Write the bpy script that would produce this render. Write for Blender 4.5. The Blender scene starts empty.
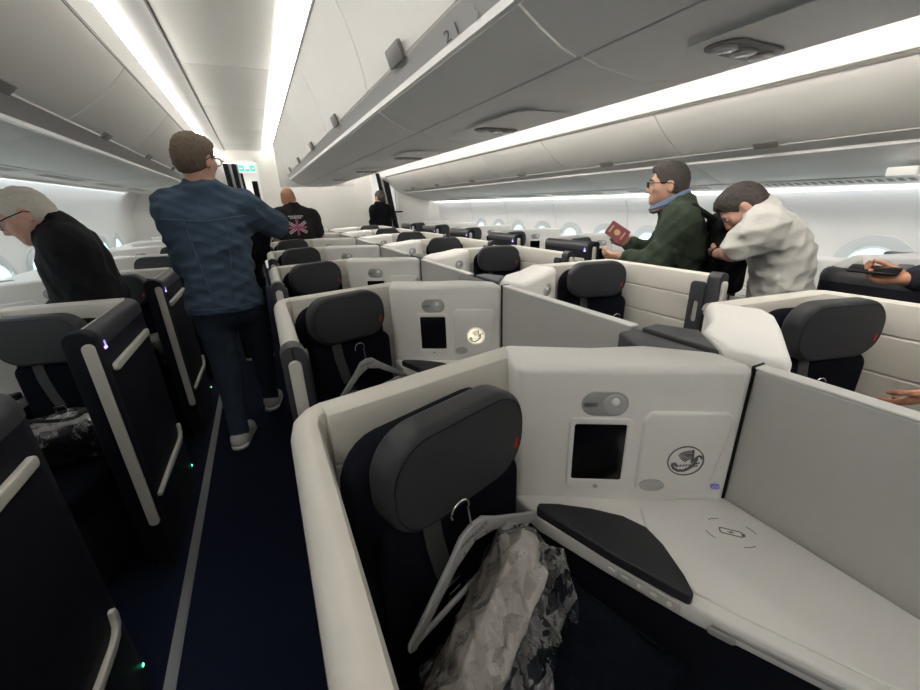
import bpy, bmesh, math, random
import numpy as np
from mathutils import Vector, Matrix

random.seed(7)
SC = bpy.context.scene
COL = SC.collection
PI = math.pi


def V(*a):
    return np.array(a, dtype=float)


def nrm(a):
    a = np.array(a, dtype=float)
    return a / (np.linalg.norm(a) + 1e-12)


# ------------------------------------------------------------------ materials
def mat(name, col, rough=0.5, metal=0.0, bump=0.0, bscale=80.0, var=0.0, vscale=6.0, emit=None, estr=0.0,
        coat=0.0, sheen=0.0, alpha=1.0, trans=0.0, spec=0.5):
    m = bpy.data.materials.new(name)
    m.use_nodes = True
    nt = m.node_tree
    b = nt.nodes['Principled BSDF']
    b.inputs['Base Color'].default_value = (*col, 1)
    b.inputs['Roughness'].default_value = rough
    b.inputs['Metallic'].default_value = metal
    b.inputs['Specular IOR Level'].default_value = spec
    b.inputs['Coat Weight'].default_value = coat
    b.inputs['Sheen Weight'].default_value = sheen
    b.inputs['Alpha'].default_value = alpha
    b.inputs['Transmission Weight'].default_value = trans
    if emit:
        b.inputs['Emission Color'].default_value = (*emit, 1)
        b.inputs['Emission Strength'].default_value = estr
    tc = nt.nodes.new('ShaderNodeTexCoord')
    if var > 0:
        n = nt.nodes.new('ShaderNodeTexNoise')
        n.inputs['Scale'].default_value = vscale
        n.inputs['Detail'].default_value = 4
        nt.links.new(tc.outputs['Object'], n.inputs['Vector'])
        r = nt.nodes.new('ShaderNodeMix')
        r.data_type = 'RGBA'
        r.inputs['A'].default_value = (*[c * (1 - var) for c in col], 1)
        r.inputs['B'].default_value = (*[min(1, c * (1 + var)) for c in col], 1)
        nt.links.new(n.outputs['Fac'], r.inputs['Factor'])
        nt.links.new(r.outputs['Result'], b.inputs['Base Color'])
    if bump > 0:
        n2 = nt.nodes.new('ShaderNodeTexNoise')
        n2.inputs['Scale'].default_value = bscale
        n2.inputs['Detail'].default_value = 3
        nt.links.new(tc.outputs['Object'], n2.inputs['Vector'])
        bp = nt.nodes.new('ShaderNodeBump')
        bp.inputs['Strength'].default_value = bump
        bp.inputs['Distance'].default_value = 0.01
        nt.links.new(n2.outputs['Fac'], bp.inputs['Height'])
        nt.links.new(bp.outputs['Normal'], b.inputs['Normal'])
    return m


M = {}
M['cream'] = mat('cream_leather', (0.64, 0.615, 0.565), 0.42, bump=0.05, bscale=250, var=0.03)
M['white'] = mat('white_plastic', (0.79, 0.775, 0.75), 0.36, var=0.02)
M['divider'] = mat('divider_grey', (0.46, 0.45, 0.435), 0.5, bump=0.05, bscale=400, var=0.03)
M['charcoal'] = mat('charcoal_plastic', (0.040, 0.041, 0.048), 0.42, bump=0.04, bscale=300)
M['charleather'] = mat('charcoal_leather', (0.029, 0.031, 0.036), 0.46, spec=0.35, bump=0.08, bscale=260, var=0.08)
M['navy'] = mat('navy_shell', (0.007, 0.008, 0.014), 0.6, spec=0.25, bump=0.04, bscale=200)
M['fabric'] = mat('navy_fabric', (0.005, 0.006, 0.011), 0.95, bump=0.25, bscale=500, var=0.15, vscale=40, spec=0.12)
M['carpet'] = mat('navy_carpet', (0.006, 0.009, 0.024), 0.95, bump=0.4, bscale=350, var=0.45, vscale=120, spec=0.15)
M['alu'] = mat('aluminium_trim', (0.28, 0.28, 0.29), 0.4, metal=0.7, var=0.05)
M['strip'] = mat('pale_strip', (0.60, 0.585, 0.54), 0.35, var=0.02)
M['greyplast'] = mat('grey_plastic', (0.36, 0.36, 0.35), 0.4, var=0.03)
M['black'] = mat('black_gloss', (0.004, 0.004, 0.006), 0.12)
M['blackmat'] = mat('black_gap', (0.008, 0.008, 0.008), 0.8)
M['chrome'] = mat('chrome', (0.75, 0.75, 0.75), 0.18, metal=1.0)
M['latchmetal'] = mat('latch_metal', (0.50, 0.50, 0.50), 0.28, metal=0.6, var=0.05)
M['red'] = mat('red_tag', (0.50, 0.012, 0.010), 0.5, bump=0.05)
M['bin'] = mat('bin_panel', (0.82, 0.80, 0.765), 0.42, var=0.015)
M['binband'] = mat('bin_band', (0.50, 0.49, 0.48), 0.45, var=0.02)
M['binunder'] = mat('bin_underside', (0.84, 0.84, 0.83), 0.5, var=0.02)
M['trimwhite'] = mat('white_trim', (0.90, 0.89, 0.87), 0.3)
M['latch'] = mat('latch_grey', (0.20, 0.19, 0.18), 0.4)
M['wall'] = mat('sidewall_panel', (0.80, 0.80, 0.79), 0.5, var=0.015, vscale=2)
M['surround'] = mat('window_surround', (0.60, 0.62, 0.63), 0.5, var=0.02)
M['ceiling'] = mat('ceiling_panel', (0.88, 0.865, 0.82), 0.5, var=0.015)
M['bulk'] = mat('bulkhead_panel', (0.76, 0.745, 0.71), 0.5, var=0.015)
M['lamp'] = mat('cove_lamp', (1, 1, 1), 0.5, emit=(1.0, 0.972, 0.92), estr=5.0)
M['lamphid'] = mat('cove_lamp_deep', (1, 1, 1), 0.5, emit=(1.0, 0.972, 0.92), estr=7.5)
M['lampside'] = mat('wall_wash_lamp_left', (1, 1, 1), 0.5, emit=(0.88, 0.96, 1.0), estr=4.5)
M['lampcool'] = mat('wall_wash_lamp', (1, 1, 1), 0.5, emit=(0.95, 0.97, 1.0), estr=3.0)
M['lens'] = mat('lens_grey', (0.50, 0.50, 0.49), 0.2, coat=0.5)
M['windowlight'] = mat('window_daylight', (0.5, 0.8, 0.9), 0.2, emit=(0.45, 0.88, 1.0), estr=1.5)
M['logo'] = mat('logo_ink', (0.10, 0.10, 0.105), 0.5)
M['logolamp'] = mat('lit_logo', (0.9, 0.85, 0.6), 0.5, emit=(1.0, 0.92, 0.70), estr=0.55)
M['purple'] = mat('purple_led', (0.3, 0.2, 0.9), 0.5, emit=(0.42, 0.32, 1.0), estr=1.6)
M['bluemark'] = mat('blue_mark', (0.20, 0.19, 0.42), 0.4, emit=(0.25, 0.22, 0.9), estr=0.06)
M['green'] = mat('green_led', (0.1, 0.9, 0.4), 0.5, emit=(0.08, 1.0, 0.45), estr=2.5)
M['exit'] = mat('exit_green', (0.05, 0.6, 0.45), 0.5, emit=(0.05, 0.62, 0.55), estr=0.45)
M['exitwhite'] = mat('exit_white', (0.8, 0.9, 0.88), 0.5, emit=(0.75, 0.95, 0.92), estr=0.12)
M['curtain'] = mat('curtain_black', (0.012, 0.012, 0.016), 0.9, bump=0.2, bscale=60)
M['curtaingrey'] = mat('curtain_grey', (0.33, 0.33, 0.34), 0.8)
M['hanger'] = mat('hanger_grey', (0.40, 0.405, 0.42), 0.45, var=0.03)
M['pad'] = mat('mattress_pad', (0.42, 0.39, 0.36), 0.85, bump=0.3, bscale=60, var=0.08, vscale=25)
M['quilt'] = mat('navy_quilt', (0.008, 0.009, 0.014), 0.85, bump=0.3, bscale=70)
M['pillow'] = mat('navy_pillow', (0.005, 0.007, 0.012), 0.95, spec=0.1, bump=0.3, bscale=250, var=0.15)
M['belt'] = mat('belt_webbing', (0.055, 0.056, 0.06), 0.7, bump=0.2, bscale=400)


def plastic_mat():
    m = bpy.data.materials.new('clear_wrap')
    m.use_nodes = True
    nt = m.node_tree
    nt.nodes.clear()
    out = nt.nodes.new('ShaderNodeOutputMaterial')
    mix = nt.nodes.new('ShaderNodeMixShader')
    tr = nt.nodes.new('ShaderNodeBsdfTransparent')
    tr.inputs['Color'].default_value = (0.96, 0.96, 0.96, 1)
    gl = nt.nodes.new('ShaderNodeBsdfGlossy')
    gl.inputs['Roughness'].default_value = 0.045
    gl.inputs['Color'].default_value = (1, 1, 1, 1)
    tc = nt.nodes.new('ShaderNodeTexCoord')
    mp = nt.nodes.new('ShaderNodeMapping')
    mp.inputs['Scale'].default_value = (1.6, 1.6, 0.9)
    mp.inputs['Rotation'].default_value = (0.3, 0.8, 0.4)
    n = nt.nodes.new('ShaderNodeTexVoronoi')
    n.inputs['Scale'].default_value = 16
    n2 = nt.nodes.new('ShaderNodeTexNoise')
    n2.inputs['Scale'].default_value = 10
    n2.inputs['Detail'].default_value = 2
    n2.inputs['Distortion'].default_value = 0.5
    add = nt.nodes.new('ShaderNodeMath')
    add.operation = 'ADD'
    bp = nt.nodes.new('ShaderNodeBump')
    bp.inputs['Strength'].default_value = 0.8
    bp.inputs['Distance'].default_value = 0.035
    lw = nt.nodes.new('ShaderNodeLayerWeight')
    lw.inputs['Blend'].default_value = 0.35
    mr = nt.nodes.new('ShaderNodeMapRange')
    mr.inputs['To Min'].default_value = 0.05
    mr.inputs['To Max'].default_value = 0.7
    L = nt.links.new
    L(tc.outputs['Object'], mp.inputs['Vector'])
    L(mp.outputs['Vector'], n.inputs['Vector'])
    L(mp.outputs['Vector'], n2.inputs['Vector'])
    L(n.outputs['Distance'], add.inputs[0])
    L(n2.outputs['Fac'], add.inputs[1])
    L(add.outputs[0], bp.inputs['Height'])
    L(bp.outputs['Normal'], gl.inputs['Normal'])
    L(bp.outputs['Normal'], lw.inputs['Normal'])
    L(lw.outputs['Facing'], mr.inputs['Value'])
    L(mr.outputs['Result'], mix.inputs['Fac'])
    L(tr.outputs[0], mix.inputs[1])
    L(gl.outputs[0], mix.inputs[2])
    L(mix.outputs[0], out.inputs['Surface'])
    return m


M['wrap'] = plastic_mat()

# ------------------------------------------------------------------ mesh helpers
SX = 1.0          # mirror state for suite building


def rrect(w, h, r, n=6, cx=0, cy=0):
    out = []
    for (sx, sy, a0) in ((1, 1, 0), (-1, 1, 90), (-1, -1, 180), (1, -1, 270)):
        for i in range(n + 1):
            a = math.radians(a0 + 90 * i / n)
            out.append((cx + sx * (w / 2 - r) + r * math.cos(a), cy + sy * (h / 2 - r) + r * math.sin(a)))
    return out


def ellipse(a, b, n=28, cx=0, cy=0):
    return [(cx + a * math.cos(2 * PI * i / n), cy + b * math.sin(2 * PI * i / n)) for i in range(n)]


class MB:
    def __init__(s):
        s.v = []
        s.f = []

    def add(s, v, f):
        o = len(s.v)
        s.v += [tuple(map(float, p)) for p in v]
        s.f += [tuple(i + o for i in q) for q in f]
        return s

    def box(s, x0, x1, y0, y1, z0, z1, mtx=None):
        v = [(x, y, z) for x in (x0, x1) for y in (y0, y1) for z in (z0, z1)]
        if mtx is not None:
            v = [tuple(mtx @ Vector(p)) for p in v]
        return s.add(v, [(0, 1, 3, 2), (4, 6, 7, 5), (0, 4, 5, 1), (2, 3, 7, 6), (0, 2, 6, 4), (1, 5, 7, 3)])

    def prism(s, poly, z0, z1):
        return s.plate(poly, (0, 0, 0), (1, 0, 0), (0, 1, 0), z0, z1)

    def plate(s, poly, o, u, w, t0, t1):
        """polygon in the plane (o;u,w), extruded along u x w from t0 to t1"""
        a = sum(poly[i][0] * poly[(i + 1) % len(poly)][1] - poly[(i + 1) % len(poly)][0] * poly[i][1] for i in range(len(poly)))
        if a < 0:
            poly = poly[::-1]
        o, u, w = V(*o), nrm(u), nrm(w)
        n = np.cross(u, w)
        k = len(poly)
        v = [o + u * p[0] + w * p[1] + n * t for t in (t0, t1) for p in poly]
        f = [tuple(range(k))[::-1], tuple(range(k, 2 * k))]
        f += [(i, (i + 1) % k, k + (i + 1) % k, k + i) for i in range(k)]
        return s.add(v, f)

    def ring(s, outer, inner, o, u, w, t0, t1):
        """frame between two outlines with the same number of points"""
        o, u, w = V(*o), nrm(u), nrm(w)
        n = np.cross(u, w)
        k = len(outer)
        P = lambda p, t: o + u * p[0] + w * p[1] + n * t
        v = [P(p, t0) for p in outer] + [P(p, t1) for p in outer] + [P(p, t1) for p in inner] + [P(p, t0) for p in inner]
        f = []
        for i in range(k):
            j = (i + 1) % k
            for a in range(4):
                b = (a + 1) % 4
                f.append((a * k + i, a * k + j, b * k + j, b * k + i))
        return s.add(v, f)

    def sweep(s, path, prof, z=0.0, caps=True):
        """closed profile (offset to the LEFT of travel, z) swept along a plan polyline with mitred corners"""
        n, k = len(path), len(prof)
        path = [V(*p) for p in path]
        vs = []
        for i in range(n):
            d0 = nrm(path[i] - path[i - 1]) if i > 0 else None
            d1 = nrm(path[i + 1] - path[i]) if i < n - 1 else None
            if d0 is None:
                d0 = d1
            if d1 is None:
                d1 = d0
            n0, n1 = V(-d0[1], d0[0]), V(-d1[1], d1[0])
            m = nrm(n0 + n1)
            m = m / max(0.4, float(m @ n0))
            for (o, zz) in prof:
                q = path[i] + m * o
                vs.append((q[0], q[1], zz + z))
        f = []
        for i in range(n - 1):
            for j in range(k):
                j2 = (j + 1) % k
                f.append((i * k + j, i * k + j2, (i + 1) * k + j2, (i + 1) * k + j))
        if caps:
            f.append(tuple(range(k))[::-1])
            f.append(tuple((n - 1) * k + j for j in range(k)))
        return s.add(vs, f)

    def tube(s, pts, r, n=8, closed=False, flat=None):
        pts = [V(*p) for p in pts]
        m = len(pts)
        rs = r if hasattr(r, '__len__') else [r] * m
        up = V(0, 0, 1)
        vs = []
        for i in range(m):
            if closed:
                d = nrm(pts[(i + 1) % m] - pts[i - 1])
            else:
                d = nrm(pts[min(i + 1, m - 1)] - pts[max(i - 1, 0)])
            a = np.cross(d, up)
            if np.linalg.norm(a) < 0.15:
                a = np.cross(d, V(0, 1, 0))
            a = nrm(a)
            b = np.cross(a, d)
            for j in range(n):
                t = 2 * PI * j / n
                vs.append(pts[i] + (a * math.cos(t) + b * math.sin(t)) * rs[i])
        f = []
        for i in range(m if closed else m - 1):
            i2 = (i + 1) % m
            for j in range(n):
                j2 = (j + 1) % n
                f.append((i * n + j, i * n + j2, i2 * n + j2, i2 * n + j))
        if not closed:
            f.append(tuple(range(n))[::-1])
            f.append(tuple((m - 1) * n + j for j in range(n)))
        return s.add(vs, f)

    def sphere(s, c, r, R=None, nu=16, nv=10):
        r = r if hasattr(r, '__len__') else (r, r, r)
        vs = []
        for i in range(nv + 1):
            ph = PI * i / nv
            for j in range(nu):
                th = 2 * PI * j / nu
                p = V(r[0] * math.sin(ph) * math.cos(th), r[1] * math.sin(ph) * math.sin(th), r[2] * math.cos(ph))
                if R is not None:
                    p = R @ p
                vs.append(V(*c) + p)
        f = []
        for i in range(nv):
            for j in range(nu):
                j2 = (j + 1) % nu
                f.append((i * nu + j, (i + 1) * nu + j, (i + 1) * nu + j2, i * nu + j2))
        return s.add(vs, f)

    def text(s, body, size, o, u, w, thick=0.0008, align='CENTER'):
        c = bpy.data.curves.new('t', 'FONT')
        c.body = body
        c.size = size
        c.align_x = align
        c.align_y = 'CENTER'
        c.extrude = thick / 2
        ob = bpy.data.objects.new('t', c)
        COL.objects.link(ob)
        dg = bpy.context.evaluated_depsgraph_get()
        me = bpy.data.meshes.new_from_object(ob.evaluated_get(dg))
        o, u, w = V(*o), nrm(u), nrm(w)
        n = np.cross(u, w)
        s.add([o + u * p.co.x + w * p.co.y + n * (p.co.z + thick / 2) for p in me.vertices], [tuple(p.vertices) for p in me.polygons])
        bpy.data.objects.remove(ob)
        bpy.data.curves.remove(c)
        bpy.data.meshes.remove(me)
        return s

    def build(s, name, m, parent=None, bevel=0.0, seg=3, ang=32, sub=0, mirror=True, smooth=True):
        sx = SX if mirror else 1.0
        me = bpy.data.meshes.new(name)
        v = [(p[0] * sx, p[1], p[2]) for p in s.v]
        f = [q[::-1] for q in s.f] if sx < 0 else s.f
        me.from_pydata(v, [], f)
        bm = bmesh.new()
        bm.from_mesh(me)
        bmesh.ops.remove_doubles(bm, verts=bm.verts, dist=1e-6)
        bmesh.ops.recalc_face_normals(bm, faces=bm.faces)
        if bevel > 0:
            es = [e for e in bm.edges if len(e.link_faces) == 2 and e.calc_face_angle(0) > math.radians(ang)]
            bmesh.ops.bevel(bm, geom=es, offset=bevel, segments=seg, profile=0.5, affect='EDGES', clamp_overlap=True)
        bm.to_mesh(me)
        bm.free()
        if smooth:
            for p in me.polygons:
                p.use_smooth = True
            me.set_sharp_from_angle(angle=math.radians(38))
        me.materials.append(m)
        o = bpy.data.objects.new(name, me)
        COL.objects.link(o)
        if parent is not None:
            o.parent = parent
        if sub:
            md = o.modifiers.new('sub', 'SUBSURF')
            md.levels = sub
            md.render_levels = sub
        return o


def tag(o, label=None, cat=None, group=None, kind=None):
    if label:
        o['label'] = label
    if cat:
        o['category'] = cat
    if group:
        o['group'] = group
    if kind:
        o['kind'] = kind
    return o


def empty(name, loc=(0, 0, 0), rz=0.0, label=None, cat=None, group=None):
    o = bpy.data.objects.new(name, None)
    o.empty_display_size = 0.1
    COL.objects.link(o)
    o.location = loc
    o.rotation_euler = (0, 0, rz)
    return tag(o, label, cat, group)


def dup(o, parent=None):
    c = o.copy()
    COL.objects.link(c)
    c.parent = parent
    for ch in list(o.children):
        dup(ch, c)
    return c


def structure(name, mb, m, **k):
    o = mb.build(name, m, mirror=False, **k)
    o['kind'] = 'structure'
    return o


ORD = ['nearest', 'second', 'third', 'fourth', 'fifth', 'sixth', 'seventh', 'eighth', 'ninth']
CX = 0.965        # centre plane of the middle block
PITCH = 1.10

# ------------------------------------------------------------------ camera (measured from the photograph's vanishing points)
cam_d = bpy.data.cameras.new('camera')
cam = bpy.data.objects.new('camera', cam_d)
COL.objects.link(cam)
SC.camera = cam
cam_d.sensor_fit = 'HORIZONTAL'
cam_d.sensor_width = 36.0
cam_d.lens = 36.0 * 392.0 / 920.0
cam_d.clip_start = 0.02
fwd = nrm(V(255 - 460, 208 - 345, 392.0))
upv = np.cross(fwd, V(1, -0.035, 0))
upv = nrm(upv)
if upv[1] > 0:
    upv = -upv
rgt = nrm(np.cross(fwd, upv))
if rgt[0] < 0:
    rgt = -rgt
W = np.stack([rgt, fwd, upv])
cam.matrix_world = Matrix(((W[0, 0], -W[0, 1], -W[0, 2], 0), (W[1, 0], -W[1, 1], -W[1, 2], 0),
                           (W[2, 0], -W[2, 1], -W[2, 2], 1.42), (0, 0, 0, 1)))

# ------------------------------------------------------------------ cabin setting
Y0, Y1 = -5.0, 8.3
XL, XR = -1.85, 3.62

structure('floor', MB().box(-2.0, 3.9, Y0 - 0.1, 11.2, -0.06, 0.0), M['carpet'])
trk = MB()
trk.box(-0.535, -0.499, Y0, Y1, 0.0, 0.004)
trk.box(-0.527, -0.507, Y0, Y1, 0.004, 0.008)
for k in range(8):
    trk.box(-0.5275, -0.5065, -1.0 + 1.02 * k, -0.995 + 1.02 * k, 0.008, 0.0085)
structure('trim_1', trk, M['alu'])
structure('trim_2', MB().box(2.18 + 0.235, 2.18 + 0.265, Y0, Y1, 0.0, 0.006), M['alu'])


def extr(pts, y0, y1, t=0.012, inward=1):
    """open cross-section polyline (x, z) thickened and extruded along Y"""
    mb = MB()
    P = [V(*p) for p in pts]
    off = []
    for i in range(len(P)):
        d = nrm(P[min(i + 1, len(P) - 1)] - P[max(i - 1, 0)])
        off.append(P[i] + V(-d[1], d[0]) * t * inward)
    poly = P + off[::-1]
    k = len(poly)
    v = [(p[0], y, p[1]) for y in (y0, y1) for p in poly]
    n = len(P)
    f = [(i, (i + 1) % k, k + (i + 1) % k, k + i) for i in range(k)]
    for i in range(n - 1):
        a, b, c, d = i, i + 1, k - 2 - i, k - 1 - i
        f.append((a, b, c, d))
        f.append((k + a, k + d, k + c, k + b))
    return mb.add(v, f)


def curve2(p0, p1, bulge, n=8):
    p0, p1 = V(*p0), V(*p1)
    d = p1 - p0
    nn = V(-d[1], d[0])
    return [tuple(p0 + d * (i / n) + nn * bulge * 4 * (i / n) * (1 - i / n)) for i in range(n + 1)]


# side walls (curved) with lit window openings
structure('wall_right', extr([(3.53, 1.41), (3.575, 1.33), (3.605, 1.2), (3.62, 1.05), (3.615, 0.9), (3.58, 0.6), (3.5, 0.3), (3.38, 0.0)], Y0, Y1, 0.03, 1), M['wall'])
structure('wall_left', extr([(-1.63, 1.685), (-1.72, 1.58), (-1.79, 1.4), (-1.82, 1.2), (-1.82, 1.0), (-1.78, 0.6), (-1.7, 0.3), (-1.6, 0.0)], Y0, Y1, 0.03, -1), M['wall'])
# sidewall panel joints
jr = MB()
for k in range(7):
    y = -0.4 + 1.2 * k
    jr.add(*(lambda m: (m.v, m.f))(extr([(3.529, 1.40), (3.573, 1.325), (3.602, 1.2), (3.616, 1.05), (3.61, 0.9)], y, y + 0.006, 0.004, -1)))
structure('trim_3', jr, M['surround'])


def window(n, x, z, y, sgn):
    """sgn=+1 right wall (glass faces -X), -1 left wall; the wall leans so the frame is tilted a little"""
    w = empty('window_%d' % n, (x, y, z))
    w['kind'] = 'structure'
    u, v = (0, -sgn, 0), (sgn * 0.03, 0, 1)
    o = rrect(0.42, 0.50, 0.20, 8)
    i1 = rrect(0.27, 0.36, 0.13, 8)
    g = MB().ring(o, i1, (0, 0, 0), u, v, -0.01, 0.008)
    g.build('window_frame', M['surround'], w, bevel=0.004, mirror=False)
    g = MB().ring(rrect(0.275, 0.365, 0.133, 8), rrect(0.235, 0.325, 0.115, 8), (0, 0, 0), u, v, -0.02, 0.004)
    g.build('window_liner', M['trimwhite'], w, mirror=False)
    MB().plate(rrect(0.262, 0.352, 0.128, 8), (0, 0, 0), u, v, -0.008, -0.002).build('window_pane', M['windowlight'], w, mirror=False)
    return w


wn = 1
for k in range(11):
    window(wn, 3.605, 0.872, 0.57 + 0.589 * k, 1)
    wn += 1
for k in range(12):
    window(wn, -1.812, 0.905, 0.62 + 0.6 * k, -1)
    wn += 1

# ceiling over the left aisle: crosswise panels with pale joints, coves on both sides
cp = MB()
ys = [Y0, -4.2, -2.9, -1.6, -0.30, 1.0, 2.3, 3.6, 4.95, 6.24, 7.5, Y1]
for a, b in zip(ys[:-1], ys[1:]):
    cp.box(-0.28, 0.268, a + 0.006, b - 0.006, 2.35, 2.37)
structure('ceiling', cp, M['ceiling'], bevel=0.004)
structure('trim_4', MB().box(-0.29, 0.28, Y0, Y1, 2.368, 2.385), M['trimwhite'])
structure('trim_5', MB().box(-0.292, -0.282, Y0, Y1, 2.345, 2.385), M['latch'])
# left cove
structure('ceiling_cove_left', extr([(-0.292, 2.385), (-0.33, 2.375), (-0.375, 2.345), (-0.424, 2.322)], Y0, Y1, 0.012, -1), M['trimwhite'])
structure('ceiling_cove_right', extr([(0.27, 2.352), (0.285, 2.41), (0.33, 2.43), (0.40, 2.42), (0.445, 2.395)], Y0, Y1, 0.012, 1), M['ceiling'])
lampL = MB().add([(-0.424, Y0, 2.318), (-0.447, Y0, 2.245), (-0.447, Y1 - 0.02, 2.245), (-0.424, Y1 - 0.02, 2.318)], [(0, 1, 2, 3)])
lampL.add([(-0.434, Y0, 2.318), (-0.457, Y0, 2.245), (-0.457, Y1 - 0.02, 2.245), (-0.434, Y1 - 0.02, 2.318)], [(3, 2, 1, 0)])
tag(lampL.build('cove_light', M['lamp'], mirror=False, smooth=False), 'long warm light strip in the cove left of the ceiling panels', 'light', 'cove lights along the cabin')
lampR = MB().box(0.402, 0.412, Y0, Y1 - 0.02, 2.295, 2.36)
tag(lampR.build('cove_light', M['lamp'], mirror=False, smooth=False), 'long warm light strip in the trough right of the ceiling panels', 'light', 'cove lights along the cabin')
structure('trim_6', extr([(-0.449, 2.243), (-0.455, 2.18), (-0.462, 2.115)], Y0, Y1, 0.015, -1), M['bin'])
# ceiling over the right aisle and its coves
structure('ceiling_right', MB().box(1.62, 2.12, Y0, Y1, 2.22, 2.25), M['ceiling'])
structure('trim_7', extr([(2.12, 2.22), (2.20, 2.16), (2.27, 2.06), (2.335, 1.905)], Y0, Y1, 0.015, 1), M['trimwhite'])
lampR2 = MB().box(1.532, 1.56, Y0, Y1 - 0.02, 2.10, 2.22)
tag(lampR2.build('cove_light', M['lamphid'], mirror=False, smooth=False), 'long warm light strip above the right aisle behind the centre bins', 'light', 'cove lights along the cabin')
# wash lights at the top of both side walls
lw = MB().box(3.47, 3.515, Y0 + 0.05, Y1 - 0.05, 1.402, 1.410)
tag(lw.build('wash_light', M['lampcool'], mirror=False, smooth=False), 'cool white wash light above the right hand windows', 'light', 'wall wash lights')
lw = MB().box(-1.60, -1.53, Y0 + 0.05, Y1 - 0.05, 1.705, 1.715)
tag(lw.build('wash_light', M['lampside'], mirror=False, smooth=False), 'cool white wash light above the left hand windows', 'light', 'wall wash lights')

# cabin crown closing the shell above the bins
structure('roof', extr([(-1.9, 1.7), (-1.7, 2.2), (-1.0, 2.55), (0.955, 2.65), (2.9, 2.5), (3.5, 2.1), (3.68, 1.4)], Y0, Y1, 0.03, 1), M['ceiling'])
structure('wall_front', MB().box(-2.0, 3.9, Y0 - 0.08, Y0, 0, 2.75), M['bulk'])

# aft bulkhead with two doorways
bh = MB()
T = 0.05
bh.box(-2.0, -0.33, Y1, Y1 + T, 0, 2.7)
bh.box(-0.33, 0.13, Y1, Y1 + T, 2.16, 2.7)
bh.box(0.13, 2.17, Y1, Y1 + T, 0, 2.7)
bh.box(2.17, 2.63, Y1, Y1 + T, 2.0, 2.7)
bh.box(2.63, 3.9, Y1, Y1 + T, 0, 2.7)
structure('wall_back', bh, M['bulk'])
# galley space seen through the doorways
structure('wall_galley', MB().box(-2.0, 3.9, 11.0, 11.1, 0, 2.7), M['bulk'])
structure('ceiling_galley', MB().box(-2.0, 3.9, Y1 + T, 11.0, 2.3, 2.35), M['ceiling'])
tag(MB().box(-0.6, 0.5, 8.8, 10.2, 2.28, 2.298).build('ceiling_light', M['lamphid'], mirror=False), 'lit ceiling panel in the galley through the left doorway', 'light', 'galley lights')
tag(MB().box(2.0, 3.0, 8.8, 10.2, 2.28, 2.298).build('ceiling_light', M['lamphid'], mirror=False), 'lit ceiling panel in the galley through the right doorway', 'light', 'galley lights')
for n, (a, b, top) in enumerate(((-0.33, 0.13, 2.16), (2.17, 2.63, 2.0))):
    d = MB()
    d.box(a - 0.035, a, Y1 - 0.02, Y1 + T + 0.01, 0, top + 0.035)
    d.box(b, b + 0.035, Y1 - 0.02, Y1 + T + 0.01, 0, top + 0.035)
    d.box(a - 0.035, b + 0.035, Y1 - 0.02, Y1 + T + 0.01, top, top + 0.035)
    structure('door_%d' % (n + 1), d, M['trimwhite'])


def curtain(x0, x1, ztop, lean, label, bands):
    c = empty('curtain', (0.5 * (x0 + x1), Y1 - 0.06, 0), 0, label, 'curtain')
    w = x1 - x0
    n = 40

    def sheet(a, b, off):
        mb = MB()
        pts = []
        for i in range(n + 1):
            t = a + (b - a) * i / n
            pts.append((t, 0.016 * math.sin(t / w * 2 * PI * 5)))
        vs = []
        for z in (0.03, ztop * 0.5, ztop):
            sh = lean * (1 - z / ztop)
            for sy in (-off, 0.012):
                vs += [(p[0] + sh, p[1] + sy, z) for p in pts]
        k = n + 1
        f = []
        for lv in range(2):
            for sd in range(2):
                a0 = lv * 2 * k + sd * k
                b0 = (lv + 1) * 2 * k + sd * k
                f += [(a0 + i, a0 + i + 1, b0 + i + 1, b0 + i) for i in range(n)]
        return mb.add(vs, f)
    sheet(-w / 2, w / 2, 0.0).build('drape', M['curtain'], c, mirror=False)
    for (p, q) in bands:
        sheet(-w / 2 + p * w, -w / 2 + q * w, 0.008).build('pale_band', M['curtaingrey'], c, mirror=False)
    return c


curtain(-0.36, -0.09, 2.14, 0.10, 'black curtain with two pale bands drawn at the left doorway', [(0.30, 0.46), (0.72, 0.86)])
curtain(2.24, 2.47, 1.98, 0.30, 'black curtain with one pale band gathered at the right doorway', [(0.28, 0.5)])
tb = MB().box(2.36, 2.72, Y1 - 0.10, Y1 - 0.085, 1.235, 1.265)
tag(tb.build('curtain_tie', M['curtain'], mirror=False), 'dark tie strap around the curtain at the right doorway', 'strap')
# second dark drape seen on the right edge of the left doorway
curtain(0.03, 0.12, 1.86, 0.04, 'narrow dark drape hanging at the right edge of the left doorway', [])
# exit sign over the left doorway
ex = empty('exit_sign', (0.0, Y1 - 0.10, 2.06), 0, 'small lit green and white exit sign above the left doorway', 'sign')
MB().plate(rrect(0.27, 0.15, 0.01, 3), (0, 0, 0), (1, 0, 0), (0, 0, 1), 0.0, 0.02).build('sign_body', M['exitwhite'], ex, mirror=False)
g = MB()
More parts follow.
